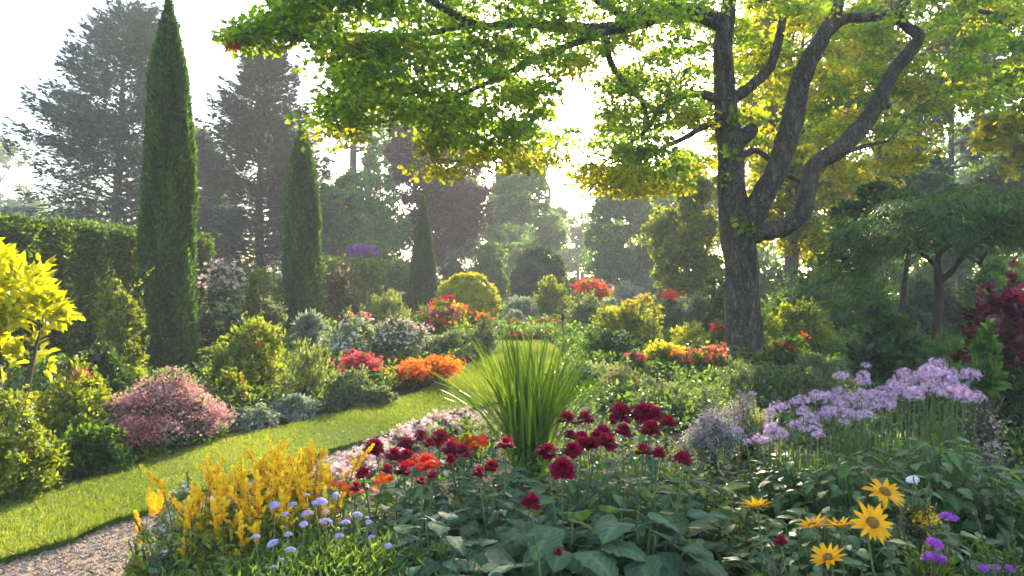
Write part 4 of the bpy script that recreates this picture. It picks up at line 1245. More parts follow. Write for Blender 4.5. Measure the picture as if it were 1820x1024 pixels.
root = thing('timber_post', 'weathered pale timber post with a split face beyond the orange-red flowers', 'post', P(1031, 0, 36) * np.array([1, 1, 0]))
g = Geo()
for dx, h, w in ((-.11, 1.96, .085), (.10, 1.88, .095)):
    rough_block(g, (dx, 0, h / 2), w, .10, h / 2)
g.build('plank', 'timber', root)
g = Geo()
rough_block(g, (0, 0, 2.0), .24, .14, .03)
g.build('cap', 'timber', root)
root = thing('stone_bench', 'grey stone slab bench behind the yellow-topped bush', 'bench', P(1147, 0, 29) * np.array([1, 1, 0]))
for nm, c, s in (('seat', (0, 0, .80), (.50, .24, .05)), ('leg', (-.34, 0, .37), (.09, .2, .37)), ('leg', (.34, 0, .37), (.09, .2, .37))):
    g = Geo()
    rough_block(g, c, *s)
    g.build(nm, 'stone', root)
root = thing('garden_stake', 'thin rusty iron stake with a small cap at the far end of the lawn', 'stake', P(1000, 0, 13.2) * np.array([1, 1, 0]))
g = Geo()
tube(g, [(0, 0, -.1), (.01, 0, .5), (0, 0, .92)], .011, 8)
g.build('rod', 'bark_red', root)
g = Geo()
tube(g, [(0, 0, .90), (0, 0, .92), (0, 0, 1.0), (0, 0, 1.03)], [.012, .032, .028, .006], 9)
g.build('cap', 'bark_red', root)


# ------------------------------------------------------------------ near plants
KEEP = []


def broad_leaf(nu=8, nv=6, wmax=.40, droop=.3, fold=.12, vein=.022, tip=1.0, lobed=0.0):
    V, T = [], []
    for i in range(nu + 1):
        u = i / nu
        w = wmax * (math.sin(pi * min(1, u ** .72)) ** .75 if 0 < u < 1 else .0)
        w *= 1 + .07 * math.sin(i * 2.7 + nu)
        w *= 1 - lobed * .35 * (0.5 + .5 * math.cos(u * 6 * pi))
        for j in range(nv + 1):
            v = 2 * j / nv - 1
            y = u * tip - abs(v) * w * .12 + (.10 * abs(v) * (1 - u) * -1)
            z = -droop * u * u + fold * abs(v) * w * 2 - .10 * (abs(v) ** 2) * w + vein * math.cos(2 * pi * (u * 4.5 - abs(v) * 1.1)) * (abs(v) > .05) * min(1, 3 * w)
            V.append((v * w, y, z))
    for i in range(nu):
        for j in range(nv):
            a = i * (nv + 1) + j
            T += [(a, a + 1, a + nv + 2), (a, a + nv + 2, a + nv + 1)]
    t = tmpl(V, T)
    KEEP.append(t)
    tn = np.array([(.42 if j == nv // 2 else (.22 if (i + abs(j - nv // 2)) % 2 == 0 else 0)) for i in range(nu + 1) for j in range(nv + 1)])
    TONE[id(t)] = tn if nv >= 4 else tn * 0 + .2
    return t


BIG1 = broad_leaf(9, 8)
BIG2 = broad_leaf(11, 8, .52, .35, .10, .03, 1.0, .25)
BIG3 = broad_leaf(7, 4, .30, .25, .15, .015)


def leafy_plant(name, label, px, py, Y, Rx, H, mat, ls, n, t, cat='leafy plant', group=None, petiole='stem', tilt=.6, dark2=None):
    """broad leaves on stalks, older ones low and wide, young ones on top"""
    seed(label)
    X = (px - CX) / F * Y
    root = thing(name, label, cat, (X, Y, 0), group)
    k = np.arange(n)
    a = k * 2.39996 + rg.normal(size=n) * .25
    f = (k + .5) / n
    r = Rx * np.sqrt(f) * rg.uniform(.75, 1.1, n)
    z = H * (1 - .55 * f ** 1.6) * rg.uniform(.80, 1.04, n) * np.where(rg.random(n) < .3, rg.uniform(.45, 1, n), 1)
    out = np.column_stack([np.cos(a), np.sin(a), np.zeros(n)])
    s = ls * rg.uniform(.6, 1.2, n) * (.7 + .5 * f)
    pos = out * (r - s * .45)[:, None] + ZUP * z[:, None]
    d = nrm(out * 1.0 + ZUP * rg.uniform(-.35, .35, n)[:, None] + rdir(n) * .25)
    nn = nrm(ZUP * 1.0 + out * tilt * .6 + rdir(n) * .38)
    g = Geo()
    put(g, t, pos, d, nn, s, 0, smooth=True)
    g.build('foliage', mat, root)
    g = Geo()
    for i in range(n):
        b = out[i] * r[i] * .15
        tube(g, [(b[0], b[1], -.02), (pos[i] + b) / 2 * np.array([1, 1, 1.15]), pos[i] + d[i] * s[i] * .05], [.006, .005, .003], 4, k=3)
    g.build('stem', petiole, root)
    return root


def pompon(g, c, ax, r, mat=0, layers=7, flat=.75, w=.26):
    """double flower: rings of petals from the rim to the heart"""
    ax = nrm(np.asarray(ax, float))
    for L in range(layers):
        f = L / (layers - 1)
        m = int(15 - 9 * f)
        el = (-.25 + 1.65 * f)
        rr = r * (1 - .45 * f)
        a = 2 * pi * (np.arange(m) / m) + L * .5 + rg.normal(size=m) * .1
        e1 = nrm(np.cross(ax, [.3, .9, .2]))
        e2 = np.cross(ax, e1)
        rad = np.cos(a)[:, None] * e1 + np.sin(a)[:, None] * e2
        el = el + rg.normal(size=m) * .10
        d = rad * np.cos(el)[:, None] + ax * np.sin(el)[:, None]
        nn = ax * np.cos(el)[:, None] - rad * np.sin(el)[:, None]
        put(g, tmpl([(0, 0, 0), (w * .8, .4, .05), (w, .78, .10), (0, 1, .02), (-w, .78, .10), (-w * .8, .4, .05)], [(0, 1, 2), (0, 2, 3), (0, 3, 4), (0, 4, 5)]),
            np.tile(c, (m, 1)) + ax * (flat * r * .35 * f), d, nn, rr * rg.uniform(.85, 1.1, m), mat, np.clip(.25 + .5 * f + rg.normal(size=m) * .2, 0, 1))


# ---- dark red dahlias: each plant has its own stalks and flower heads, placed where the photo shows them
def dahlia(label, heads, mat='p_crimson', fh=.55, leaf=.12, nleaf=46, foliage='bigleaf', zh=.80, dx=0, flat=False, Rx=.42):
    seed(label)
    hp = []
    for h in heads:
        px, py, w = h[:3]
        Y = (EYE - zh) * F / (py - HY) if len(h) < 4 else h[3]
        hp.append((P(px, py, Y), w * 1.25 / 2 / F * Y))
    base = np.mean([p for p, _ in hp], 0)
    base[2] = 0
    base[0] += dx
    root = thing('dahlia_plant', label, 'dahlia', base, 'dark red dahlias in the near bed' if mat == 'p_crimson' else 'orange-red daisies in the near bed')
    n = nleaf
    g = Geo()
    a = rg.random(n) * 2 * pi
    r = Rx * np.sqrt(rg.random(n))
    z = fh * rg.uniform(.3, 1.05, n) * (1 - .3 * (r / Rx) ** 2)
    out = np.column_stack([np.cos(a), np.sin(a), 0 * a])
    put(g, BIG3, out * r[:, None] + ZUP * z[:, None], nrm(out + rdir(n) * .5), nrm(ZUP + out * .4 + rdir(n) * .4), leaf * rg.uniform(.6, 1.2, n), 0, smooth=True)
    g.build('foliage', foliage, root)
    for (p, rad) in hp:
        q = p - base
        tip = q - ZUP * rad * .25
        b0 = np.array([q[0] * .35 + rg.normal() * .04, q[1] * .35 + rg.normal() * .04, -.02])
        mid = (b0 + tip) / 2 + np.array([rg.normal() * .025, rg.normal() * .025, .05])
        g = Geo()
        tube(g, [b0, mid, tip], [.006, .0045, .0035], 6, k=5)
        m = 5
        s = rg.uniform(.35, .85, m)
        pp = b0 + (tip - b0) * s[:, None]
        put(g, BIG3, pp, nrm(rdir(m) * np.array([1, 1, .3]) + ZUP * .2), ZUP + rdir(m) * .3, leaf * .6 * rg.uniform(.6, 1.1, m), 1, smooth=True)
        g.build('stem', ['stem', foliage], root)
        g = Geo()
        ax = ZUP + rdir(1)[0] * .28 + np.array([0, -.12, 0])
        if flat:
            for k in range(9):
                c = q + np.array([rg.normal() * rad * .55, rg.normal() * rad * .55, rg.normal() * rad * .12])
                pompon(g, c, ZUP + rdir(1)[0] * .5, rad * .42, layers=3)
        else:
            pompon(g, q - ZUP * rad * .2, ax, rad)
        g.build('blossom' if flat else 'flower_head', mat, root)
    return root


dahlia('dahlia with five dark red heads just right of the tall grass, rearmost', [(1007, 743, 33), (1040, 742, 31), (1013, 772, 22), (1034, 776, 26), (1019, 797, 30)])
dahlia('dahlia with broad dark red heads, the highest heads in the bed', [(1103, 732, 44), (1144, 731, 40), (1160, 733, 34), (1188, 749, 30), (1156, 759, 34), (1108, 763, 28)])
dahlia('dahlia with a dense knot of dark red heads in the middle of the bed', [(1072, 768, 34), (1062, 774, 28), (1035, 788, 34), (1077, 783, 36), (1052, 786, 26), (1090, 749, 12)])
dahlia('dahlia with two heads, the lower crimson head largest and fully lit', [(971, 801, 36), (999, 829, 42)])
dahlia('dahlia with three dark red heads nearest the feathery mauve clump', [(1143, 799, 28), (1171, 803, 24), (1214, 811, 28)])
dahlia('dahlia with a single crimson head low among big grey-green leaves', [(944, 890, 34)], zh=.82, nleaf=20)
dahlia('dahlia with one dark red head in front of the tall grass', [(899, 787, 30)], nleaf=24)
dahlia('dahlia with dark red heads at the path side, leftmost of its kind', [(665, 792, 34), (645, 839, 26), (687, 832, 20), (632, 864, 20)], zh=.66)
dahlia('dahlia with four maroon heads left of the orange-red flat flowers', [(700, 808, 30), (722, 806, 20), (721, 788, 28), (716, 834, 30)], zh=.66)
dahlia('dahlia with three red heads against the pale pink path border', [(748, 772, 22), (783, 775, 30), (763, 787, 22)], zh=.66)
dahlia('dahlia with reddish-pink heads between the orange-red flowers and tall grass', [(800, 795, 30), (822, 798, 22), (830, 809, 18), (801, 814, 20)], zh=.66)
dahlia('dahlia with two small purple-red heads above the heart-shaped leaves', [(874, 826, 24), (850, 838, 22)], zh=.70)
dahlia('dahlia with small dark heads just above the dark heart-leaved plant', [(767, 843, 16), (748, 854, 18)], zh=.66, nleaf=24)
dahlia('orange-red flat-headed plant among the maroon dahlias', [(750, 815, 46), (762, 828, 40), (736, 826, 26)], 'p_redorange', zh=.62, flat=True)
dahlia('coral-red flat-headed plant touching the tall grass', [(837, 788, 40), (857, 780, 26), (818, 792, 26)], 'p_redorange', zh=.62, flat=True)
dahlia('orange flat-headed plant at the path side beside the goldenrod', [(685, 853, 34), (630, 872, 30), (606, 860, 22)], 'p_orange', zh=.62, flat=True)
dahlia('lone crimson-budded dahlia beside the yellow daisies', [(1388, 960, 22)], zh=.62, nleaf=18, Rx=.25)
dahlia('dahlia with two small red buds between the big grey-green leaves', [(985, 962, 20), (992, 980, 12)], zh=.55, nleaf=10, Rx=.2, fh=.4)

# ---- broad-leaved plants of the front bed
LP = leafy_plant
LP('hydrangea_plant', 'broad grey-green leaved plant below the crimson dahlias, centre front', 1000, 0, 3.25, .52, .60, 'bigleaf', .21, 60, BIG2, 'leafy plant')
LP('hydrangea_plant', 'broad dark leaved plant right of the centre one', 1130, 0, 3.35, .52, .60, 'bigleaf', .20, 60, BIG2)
LP('hydrangea_plant', 'large ribbed grey leaves at the very front below the small red buds', 985, 0, 2.55, .40, .50, 'bigleaf', .21, 34, BIG2)
LP('hydrangea_plant', 'drooping big dark leaves at the very front right of the ribbed ones', 1100, 0, 2.6, .42, .52, 'bigleaf', .21, 36, BIG2)
LP('heartleaf_plant', 'smooth heart-shaped dark leaves under the maroon dahlias', 785, 0, 3.3, .46, .58, 'bigleaf', .13, 90, BIG1)
LP('heartleaf_plant', 'smooth dark leaves low at the front left of the ribbed ones', 800, 0, 2.65, .34, .42, 'bigleaf', .13, 56, BIG1)
LP('heartleaf_plant', 'dark blue-green leaves between the two dahlia groups', 885, 0, 3.9, .42, .55, 'bigleaf', .13, 70, BIG1)
LP('leafy_perennial', 'green leaves rising behind the broad grey-green plants', 1085, 0, 4.1, .55, .58, 'mid', .11, 170, BIG3)
LP('leafy_perennial', 'yellow-green leafy plant below the mauve feathery clump', 1235, 0, 4.5, .46, .46, 'yellowgreen', .13, 80, BIG3)
LP('leafy_perennial', 'low leafy plant at the front edge of the bare soil patch', 1225, 0, 2.85, .34, .38, 'mid', .10, 80, BIG3)
LP('leafy_perennial', 'soft green leafy plant beneath the left lilac heads', 1415, 0, 4.55, .50, .56, 'mid', .10, 220, BIG3)
LP('leafy_perennial', 'lush green leafy plant beneath the middle lilac heads', 1530, 0, 4.3, .55, .62, 'mid', .105, 260, BIG3)
LP('leafy_perennial', 'lush dark leafy plant beneath the right lilac heads', 1660, 0, 4.5, .62, .68, 'mid', .11, 280, BIG3)
LP('leafy_perennial', 'shaded leafy plant below the grey drooping plume', 1775, 0, 4.3, .45, .50, 'dark', .11, 160, BIG3)
LP('leafy_perennial', 'dark green leafy plant directly behind the yellow daisies', 1470, 0, 3.55, .48, .52, 'mid', .10, 220, BIG3)
LP('leafy_perennial', 'dark green leafy plant behind the purple star flowers', 1640, 0, 3.5, .50, .50, 'mid', .10, 220, BIG3)
LP('leafy_perennial', 'sunlit leaf cluster at the left foot of the lilac bed', 1325, 0, 4.1, .26, .44, 'yellowgreen', .10, 60, BIG3)
LP('leafy_perennial', 'low pale leaves at the front below the soil patch', 1290, 0, 2.5, .26, .32, 'greygreen', .09, 70, BIG3)

# ---- tall strap-leaved grass clump
seed('grass clump')
GB = np.array([(942 - CX) / F * 6.3, 6.3, 0])
clump = thing('grass_clump', 'tall clump of arching bright green sword leaves beside the lawn', 'grass clump', GB)
g = Geo()
for i in range(200):
    a = rg.random() * 2 * pi
    b = np.array([cos(a), sin(a), 0]) * .16 * math.sqrt(rg.random())
    tilt = rg.beta(1.4, 1.6) * 1.0
    az = rg.random() * 2 * pi
    if rg.random() < .6:
        az = pi - rg.normal() * .5 if rg.random() < .58 else rg.normal() * .5
    hd = np.array([cos(az), sin(az), 0])
    L = rg.uniform(.95, 1.46) * (1 - .12 * tilt)
    m = 9
    s = np.linspace(0, 1, m)
    ang = tilt * (.55 + .9 * s ** 1.5)
    st = np.column_stack([np.sin(ang), np.cos(ang)]) * (L / (m - 1))
    cum = np.vstack([[0, 0], np.cumsum(st[:-1], 0)])
    c = b + hd * cum[:, :1] + ZUP * cum[:, 1:]
    side = np.array([-hd[1], hd[0], 0]) * cos(.6) + nrm(rg.normal(size=3)) * .5
    side = nrm(side)
    w = rg.uniform(.009, .018) * np.sin(pi * np.clip(.12 + .88 * s, 0, 1)) ** .6
    w[-1] = .0006
    V = np.vstack([c - side * w[:, None], c + nrm(np.cross(side, ZUP)) * (w * .35)[:, None], c + side * w[:, None]])
    T = []
    for k in range(m - 1):
        for o in (0, m):
            T += [(o + k, o + m + k, o + m + k + 1), (o + k, o + m + k + 1, o + k + 1)]
    g.add(V, T, 0, rg.random(), True)
g.build('blade', 'blade', clump)

# ---- goldenrod: upright yellow flower spikes
def spike(g, base, tip, r, n, mat=0):
    s = rg.random(n)
    ax = tip - base
    rad = r * np.sin(pi * np.clip(.18 + .8 * s, 0, 1)) ** .8
    o = rdir(n)
    pos = base + ax * s[:, None] + o * (rad * rg.uniform(.5, 1, n))[:, None]
    flower_put(g, ROUND, pos, nrm(o + ZUP * .4), rg.uniform(.006, .012, n), mat, np.clip(s * .8 + rg.normal(size=n) * .18, 0, 1))


def spike_plant(seed_key):
    seed(seed_key)
    root = thing('goldenrod_plant', seed_key, 'goldenrod', (0, 0, 0), 'goldenrod plants beside the gravel path')
    g = Geo()
    n = 760
    z = rg.random(n)
    a = rg.random(n) * 2 * pi
    r = .15 * np.sqrt(rg.random(n))
    pos = np.column_stack([np.cos(a) * r, np.sin(a) * r, z * .58])
    put(g, NARROW, pos, nrm(rdir(n) + ZUP * .6), rdir(n) + ZUP, rg.uniform(.03, .06, n))
    g.build('foliage', 'yellowgreen', root)
    for k in range(7):
        a = rg.random() * 2 * pi
        b = np.array([cos(a), sin(a), 0]) * .03
        t = np.array([cos(a) * rg.uniform(.03, .17), sin(a) * rg.uniform(.03, .17), rg.uniform(.50, .72)])
        L = rg.uniform(.10, .22)
        dv = nrm(t - b + rg.normal(size=3) * .12)
        g = Geo()
        tube(g, [b, (b + t) / 2 + rg.normal(size=3) * .01, t, t + dv * L * .9], [.004, .0035, .003, .0015], 5, k=3)
        g.build('stem', 'stem', root)
        g = Geo()
        spike(g, t - dv * L * .1, t + dv * L, rg.uniform(.008, .013), int(85 * L / .18))
        for q in range(6):
            s0 = t + dv * L * rg.uniform(-.7, .6)
            s1 = s0 + nrm(rdir(1)[0] * np.array([1, 1, .2]) + ZUP * .9) * rg.uniform(.03, .075)
            spike(g, s0, s1, rg.uniform(.005, .009), 17)
        g.build('flower_spike', 'p_goldenrod', root)
    return root


protos = [spike_plant('goldenrod %d' % k) for k in range(3)]
GR_SPOTS = [(352, 845, 'third from the gravel end, spikes leaning out over the lawn side'), (378, 838, 'dense clump near the left end of the row'), (405, 830, 'full clump left of the row middle'), (432, 822, 'front clump left of the row middle'),
            (455, 812, 'clump at the middle of the row'), (480, 806, 'rear clump right of the row middle'), (505, 800, 'tall clump right of the row middle'), (528, 795, 'tall clump near the right end of the row'), (552, 790, 'tallest clump at the right end beside the pale pink border'),
            (420, 850, 'low front clump with spikes below the others'), (470, 842, 'front clump above the white-flowered bush'), (520, 832, 'front clump above the lavender flower heads'), (572, 815, 'last clump at the right end touching the orange flat flowers')]
for i, (px, pyb, lab) in enumerate(GR_SPOTS):
    Yb = (EYE - .80) * F / (pyb - 55 - HY + 30)
    Yb = np.clip(Yb, 3.5, 4.6)
    p = protos[i % 3] if i < 3 else copy_tree(protos[i % 3])
    p.location = ((px - CX) / F * Yb, Yb, 0)
    p.rotation_euler = (0, 0, 1.3 * i)
    sc = rg.uniform(.9, 1.08)
    hz = EYE - (pyb - 32 - HY) / F * Yb
    p.scale = (sc, sc, np.clip(hz / .90, .55, 1.1))
    p['label'] = 'yellow goldenrod, ' + lab
for lab, px, py in (('small yellow goldenrod with few spikes right of the lone spike', 312, 900), ('short yellow goldenrod second from the gravel end of the row', 290, 895), ('lone leaning yellow flower spike over the gravel path', 247, 935)):
    seed(lab)
    lone = 'lone' in lab
    Y = 4.0
    c = P(px, py, Y)
    root = thing('goldenrod_plant', lab, 'goldenrod', (c[0], Y, 0), 'goldenrod plants beside the gravel path')
    for k in range(1 if lone else 4):
        t = np.array([0 if lone else rg.normal() * .05, rg.normal() * .03, c[2] - .1 + (0 if lone else rg.uniform(-.08, .1))])
        b0 = np.array([.12 if lone else rg.normal() * .02, .02, 0])
        g = Geo()
        tube(g, [b0, (b0 + t) / 2 + np.array([.02, 0, .03]), t], [.004, .003, .002], 5, k=4)
        g.build('stem', 'stem', root)
        g = Geo()
        spike(g, t, t + np.array([-.035, 0, .17]), .02, 170)
        g.build('flower_spike', 'p_goldenrod', root)
    g = Geo()
    n = 160
    put(g, NARROW, np.column_stack([rg.normal(size=n) * .06 + .06 * lone, rg.normal(size=n) * .06, rg.random(n) * .25]), nrm(rdir(n) + ZUP * .5), rdir(n) + ZUP, rg.uniform(.03, .06, n))
    g.build('foliage', 'herb', root)

# ---- white-flecked bush, lavender pincushions, fine herbs
S('candytuft_bush', 'green bush flecked with tiny white flowers at the gravel path edge', 222, 420, 868, 3.9, 'feather', .022, OVAL, lobes=18, cov=1.9, nmax=34000, shoots=50, fl=[('blossom', 'p_white', STAR, .011, 900, .35, 90, .02)])
S('candytuft_bush', 'second white-flecked green bush beside the lavender heads', 345, 520, 872, 3.7, 'yellowgreen', .022, OVAL, lobes=16, cov=1.9, nmax=34000, shoots=50, fl=[('blossom', 'p_white', STAR, .011, 600, .4, 45, .02), ('blossom', 'p_yellow', STAR, .010, 90, .5, 3, .03)])
S('low_shrub', 'pale yellow-green leaves at the gravel edge in the near corner', 190, 300, 985, 3.6, 'yellowgreen', .03, OVAL, lobes=9, cov=1.8)
S('candytuft_bush', 'white-flecked bush in front of the goldenrod right half', 470, 600, 850, 4.3, 'feather', .025, OVAL, lobes=14, cov=1.7, shoots=40, fl=[('blossom', 'p_white', STAR, .010, 200, .5, 30, .02)])


def umbel(g, c, r, ax, n=46, mat=0, t=STAR, ps=.016, dome=.35):
    i = np.arange(n)
    a = i * 2.39996
    rr = r * np.sqrt((i + .5) / n)
    ax = nrm(np.asarray(ax, float))
    e1 = nrm(np.cross(ax, [.2, .9, .1]))
    e2 = np.cross(ax, e1)
    pos = c + (rr * np.cos(a))[:, None] * e1 + (rr * np.sin(a))[:, None] * e2 + ax * (dome * r * (1 - (rr / r) ** 2))[:, None]
    flower_put(g, t, pos + rdir(n) * r * .05, nrm(ax + (pos - c) / r * .5 + rdir(n) * .3), ps * rg.uniform(.8, 1.2, n), mat)


SC = [[(488, 898, 26), (455, 954, 22), (485, 966, 28), (512, 950, 20)], [(520, 897, 20), (507, 914, 18), (545, 914, 30), (540, 932, 20)], [(579, 928, 32), (614, 929, 24), (597, 880, 18), (580, 910, 16)],
      [(603, 953, 22), (516, 978, 26), (500, 995, 14), (486, 1008, 16)], [(571, 892, 30), (635, 915, 24), (655, 928, 16)], [(545, 880, 14), (690, 970, 18), (660, 955, 18), (560, 895, 18)]]
SCL = ['lavender pincushion plant at the left end, heads nearest the white-flecked bush', 'lavender pincushion plant second from the left, broad heads', 'pale lavender pincushion plant with the two widest lit heads', 'low lavender pincushion plant at the front edge',
       'lavender pincushion plant reaching up to the orange flat flowers', 'lavender pincushion plant nearest the heart-shaped leaves']
for heads, lab in zip(SC, SCL):
    seed(lab)
    hp = []
    for px, py, w in heads:
        Y = np.clip((EYE - .66) * F / (py - HY), 2.55, 3.5)
        hp.append((P(px, py, Y), w * .72 / 2 / F * Y))
    base = np.mean([p for p, _ in hp], 0) * np.array([1, 1, 0])
    root = thing('scabious_plant', lab, 'scabious', base, 'lavender pincushion flowers at the front')
    g = Geo()
    n = 1700
    pos = np.column_stack([rg.normal(size=n) * .17, rg.normal(size=n) * .17, rg.random(n) ** .8 * .48])
    put(g, NARROW, pos, nrm(rdir(n) * .9 + ZUP * .6), rdir(n) + ZUP * .3, rg.uniform(.03, .075, n))
    g.build('foliage', 'herb', root)
    for p, rad in hp:
        q = p - base
        g = Geo()
        tube(g, [(q[0] * .3, q[1] * .3, 0), q * np.array([.6, .6, .55]) + rg.normal(size=3) * .01, q], [.003, .0025, .002], 5, k=4)
        g.build('stem', 'stem', root)
        g = Geo()
        umbel(g, q, rad, ZUP + rdir(1)[0] * .25 + np.array([0, -.15, 0]), 54, ps=rad * .26, dome=.5)
        g.build('flower_head', 'p_lavender', root)

# ---- pale pink border along the path
PB = [(602, 846, 'at the gravel end beside the goldenrod'), (640, 818, 'second from the gravel end'), (676, 796, 'left of the leftmost dark red dahlias'), (712, 778, 'behind the maroon dahlias'), (748, 762, 'just above the three red dahlia heads'), (784, 750, 'second from the tall grass'), (815, 742, 'at the far end beside the tall grass')]
for px, py, lab in PB:
    Y = (EYE - .16) * F / (py - HY)
    S('pink_border_plant', 'low pale pink flowering border plant ' + lab, px - 36, px + 36, py - 12, Y, 'herb', .035, OVAL, lobes=8, cov=1.1, cat='border plant', group='pale pink border along the path',
      fl=[('blossom', 'p_palepink', STAR, .022, 700, .25, 60, .05), ('blossom', 'p_sedum', STAR, .02, 140, .3, 20, .04)])
S('yellow_border_plant', 'low yellow-green plant at the foot of the tall grass', 795, 860, 772, 6.9, 'lime', .04, OVAL, lobes=8, cat='border plant')

# ---- lilac flower heads
AL = [[(1377, 788, 36), (1355, 796, 24), (1388, 772, 20), (1362, 770, 20)], [(1374, 752, 28), (1419, 755, 30), (1370, 735, 20), (1398, 775, 20)], [(1390, 728, 30), (1410, 735, 24), (1428, 718, 26), (1448, 768, 26)],
      [(1445, 735, 34), (1470, 728, 38), (1492, 738, 34), (1462, 695, 34)], [(1482, 703, 30), (1500, 688, 24), (1515, 712, 34), (1532, 714, 26), (1505, 752, 20)], [(1535, 672, 30), (1575, 671, 24), (1536, 692, 28), (1560, 696, 34)],
      [(1546, 722, 32), (1568, 724, 36), (1580, 700, 30), (1520, 735, 22)], [(1603, 683, 40), (1630, 677, 40), (1612, 703, 36), (1632, 704, 34)], [(1662, 676, 40), (1668, 666, 28), (1690, 668, 28), (1655, 695, 34)],
      [(1690, 704, 44), (1676, 692, 34), (1708, 680, 36), (1722, 676, 34)], [(1640, 668, 26), (1692, 684, 36), (1588, 690, 26), (1650, 705, 26)]]
ALL = ['lowest lilac heads at the left end of the bed', 'rounded lilac heads just above the lowest ones', 'lilac heads touching the pale cream feathery clump', 'large purple-lilac heads left of the bed middle', 'lilac heads in the second rank left of the middle',
       'pale lilac heads at the back before the dark broad-leaved shrub', 'pink-lilac heads standing clear on pale stalks in the middle', 'broad purple-lilac heads right of the bed middle', 'raised lilac heads at the back right', 'lilac heads at the right end beside the drooping grey plume', 'small lilac heads filling the back right of the bed']
for heads, lab in zip(AL, ALL):
    seed(lab)
    hp = []
    for px, py, w in heads:
        Y = np.interp(py, [664, 700, 740, 800], [6.2, 5.6, 5.1, 4.7]) + rg.normal() * .08
        hp.append((P(px + rg.normal() * 5, py + rg.normal() * 9 - 2, Y), w * rg.uniform(.8, 1.2) / 2 / F * Y))
    for k in range(3):
        hp.append((hp[k][0] + rg.normal(size=3) * np.array([.11, .16, .045]), hp[k][1] * rg.uniform(.6, .95)))
    base = np.mean([p for p, _ in hp], 0) * np.array([1, 1, 0])
    root = thing('agapanthus_plant', lab, 'agapanthus', base, 'lilac agapanthus bed on the right')
    g = Geo()
    n = 70
    a = rg.random(n) * 2 * pi
    out = np.column_stack([np.cos(a), np.sin(a), 0 * a])
    put(g, broad_leaf(6, 2, .04, .5, .3, 0), out * .05, nrm(out * rg.uniform(.3, 1, n)[:, None] + ZUP * 1.0), nrm(ZUP * .5 + out), rg.uniform(.25, .45, n), 0, smooth=True)
    g.build('foliage', 'herb', root)
    for p, rad in hp:
        q = p - base
        g = Geo()
        b = np.array([q[0] * .6 + rg.normal() * .04, q[1] * .6 + rg.normal() * .04, 0])
        tube(g, [b, (b + q) / 2 + rg.normal(size=3) * .012, q], [.006, .005, .0035], 6, k=4)
        m = 26
        e = q + nrm(rdir(m) * np.array([1, 1, .5]) + ZUP * .55) * rad * .9
        for k in range(m):
            tube(g, [q, e[k]], .0012, 3)
        g.build('stem', 'stem', root)
        g = Geo()
        n = 84
        o = nrm(rdir(n) * np.array([1, 1, .6]) + ZUP * .45)
        pos = q + o * (rad * rg.uniform(.5, 1.1, n))[:, None] * np.array([1, 1, .8])
        flower_put(g, STAR6, pos, nrm(o + rdir(n) * .4), rad * .23 * rg.uniform(.7, 1.2, n))
        g.build('flower_head', 'p_lilac', root)
S('drooping_plume', 'dry grey drooping plume at the right end of the lilac bed', 1724, 1768, 672, 5.9, 'brownish', .05, NARROW, lobes=12, lobe=.5, up=-.9, cov=1.2, fl=[('blossom', 'p_mauve', ROUND, .012, 800, .1, 70, .05)])

# ---- petals and leaves dropped on the path and the lawn edge
seed('fallen')
g = Geo()
n = 420
xy = strip_points(GL - np.array([.25, .1]), GR, n, 1.2)
put(g, DIA, np.column_stack([xy, np.full(n, .022) + .045 * (rg.random(n) < .2)]), rdir(n) * np.array([1, 1, .2]), ZUP + rdir(n) * .4, rg.uniform(.012, .04, n), rg.integers(0, 1))
n = 160
xy = strip_points(LLw, LRw, n, 1.2)
put(g, DIA, np.column_stack([xy, np.full(n, .085)]), rdir(n) * np.array([1, 1, .3]), ZUP + rdir(n) * .5, rg.uniform(.02, .045, n), 1)
tag(g.build('fallen_leaves', ['rust', 'gold_or_sunlit_leaf']), kind='stuff')

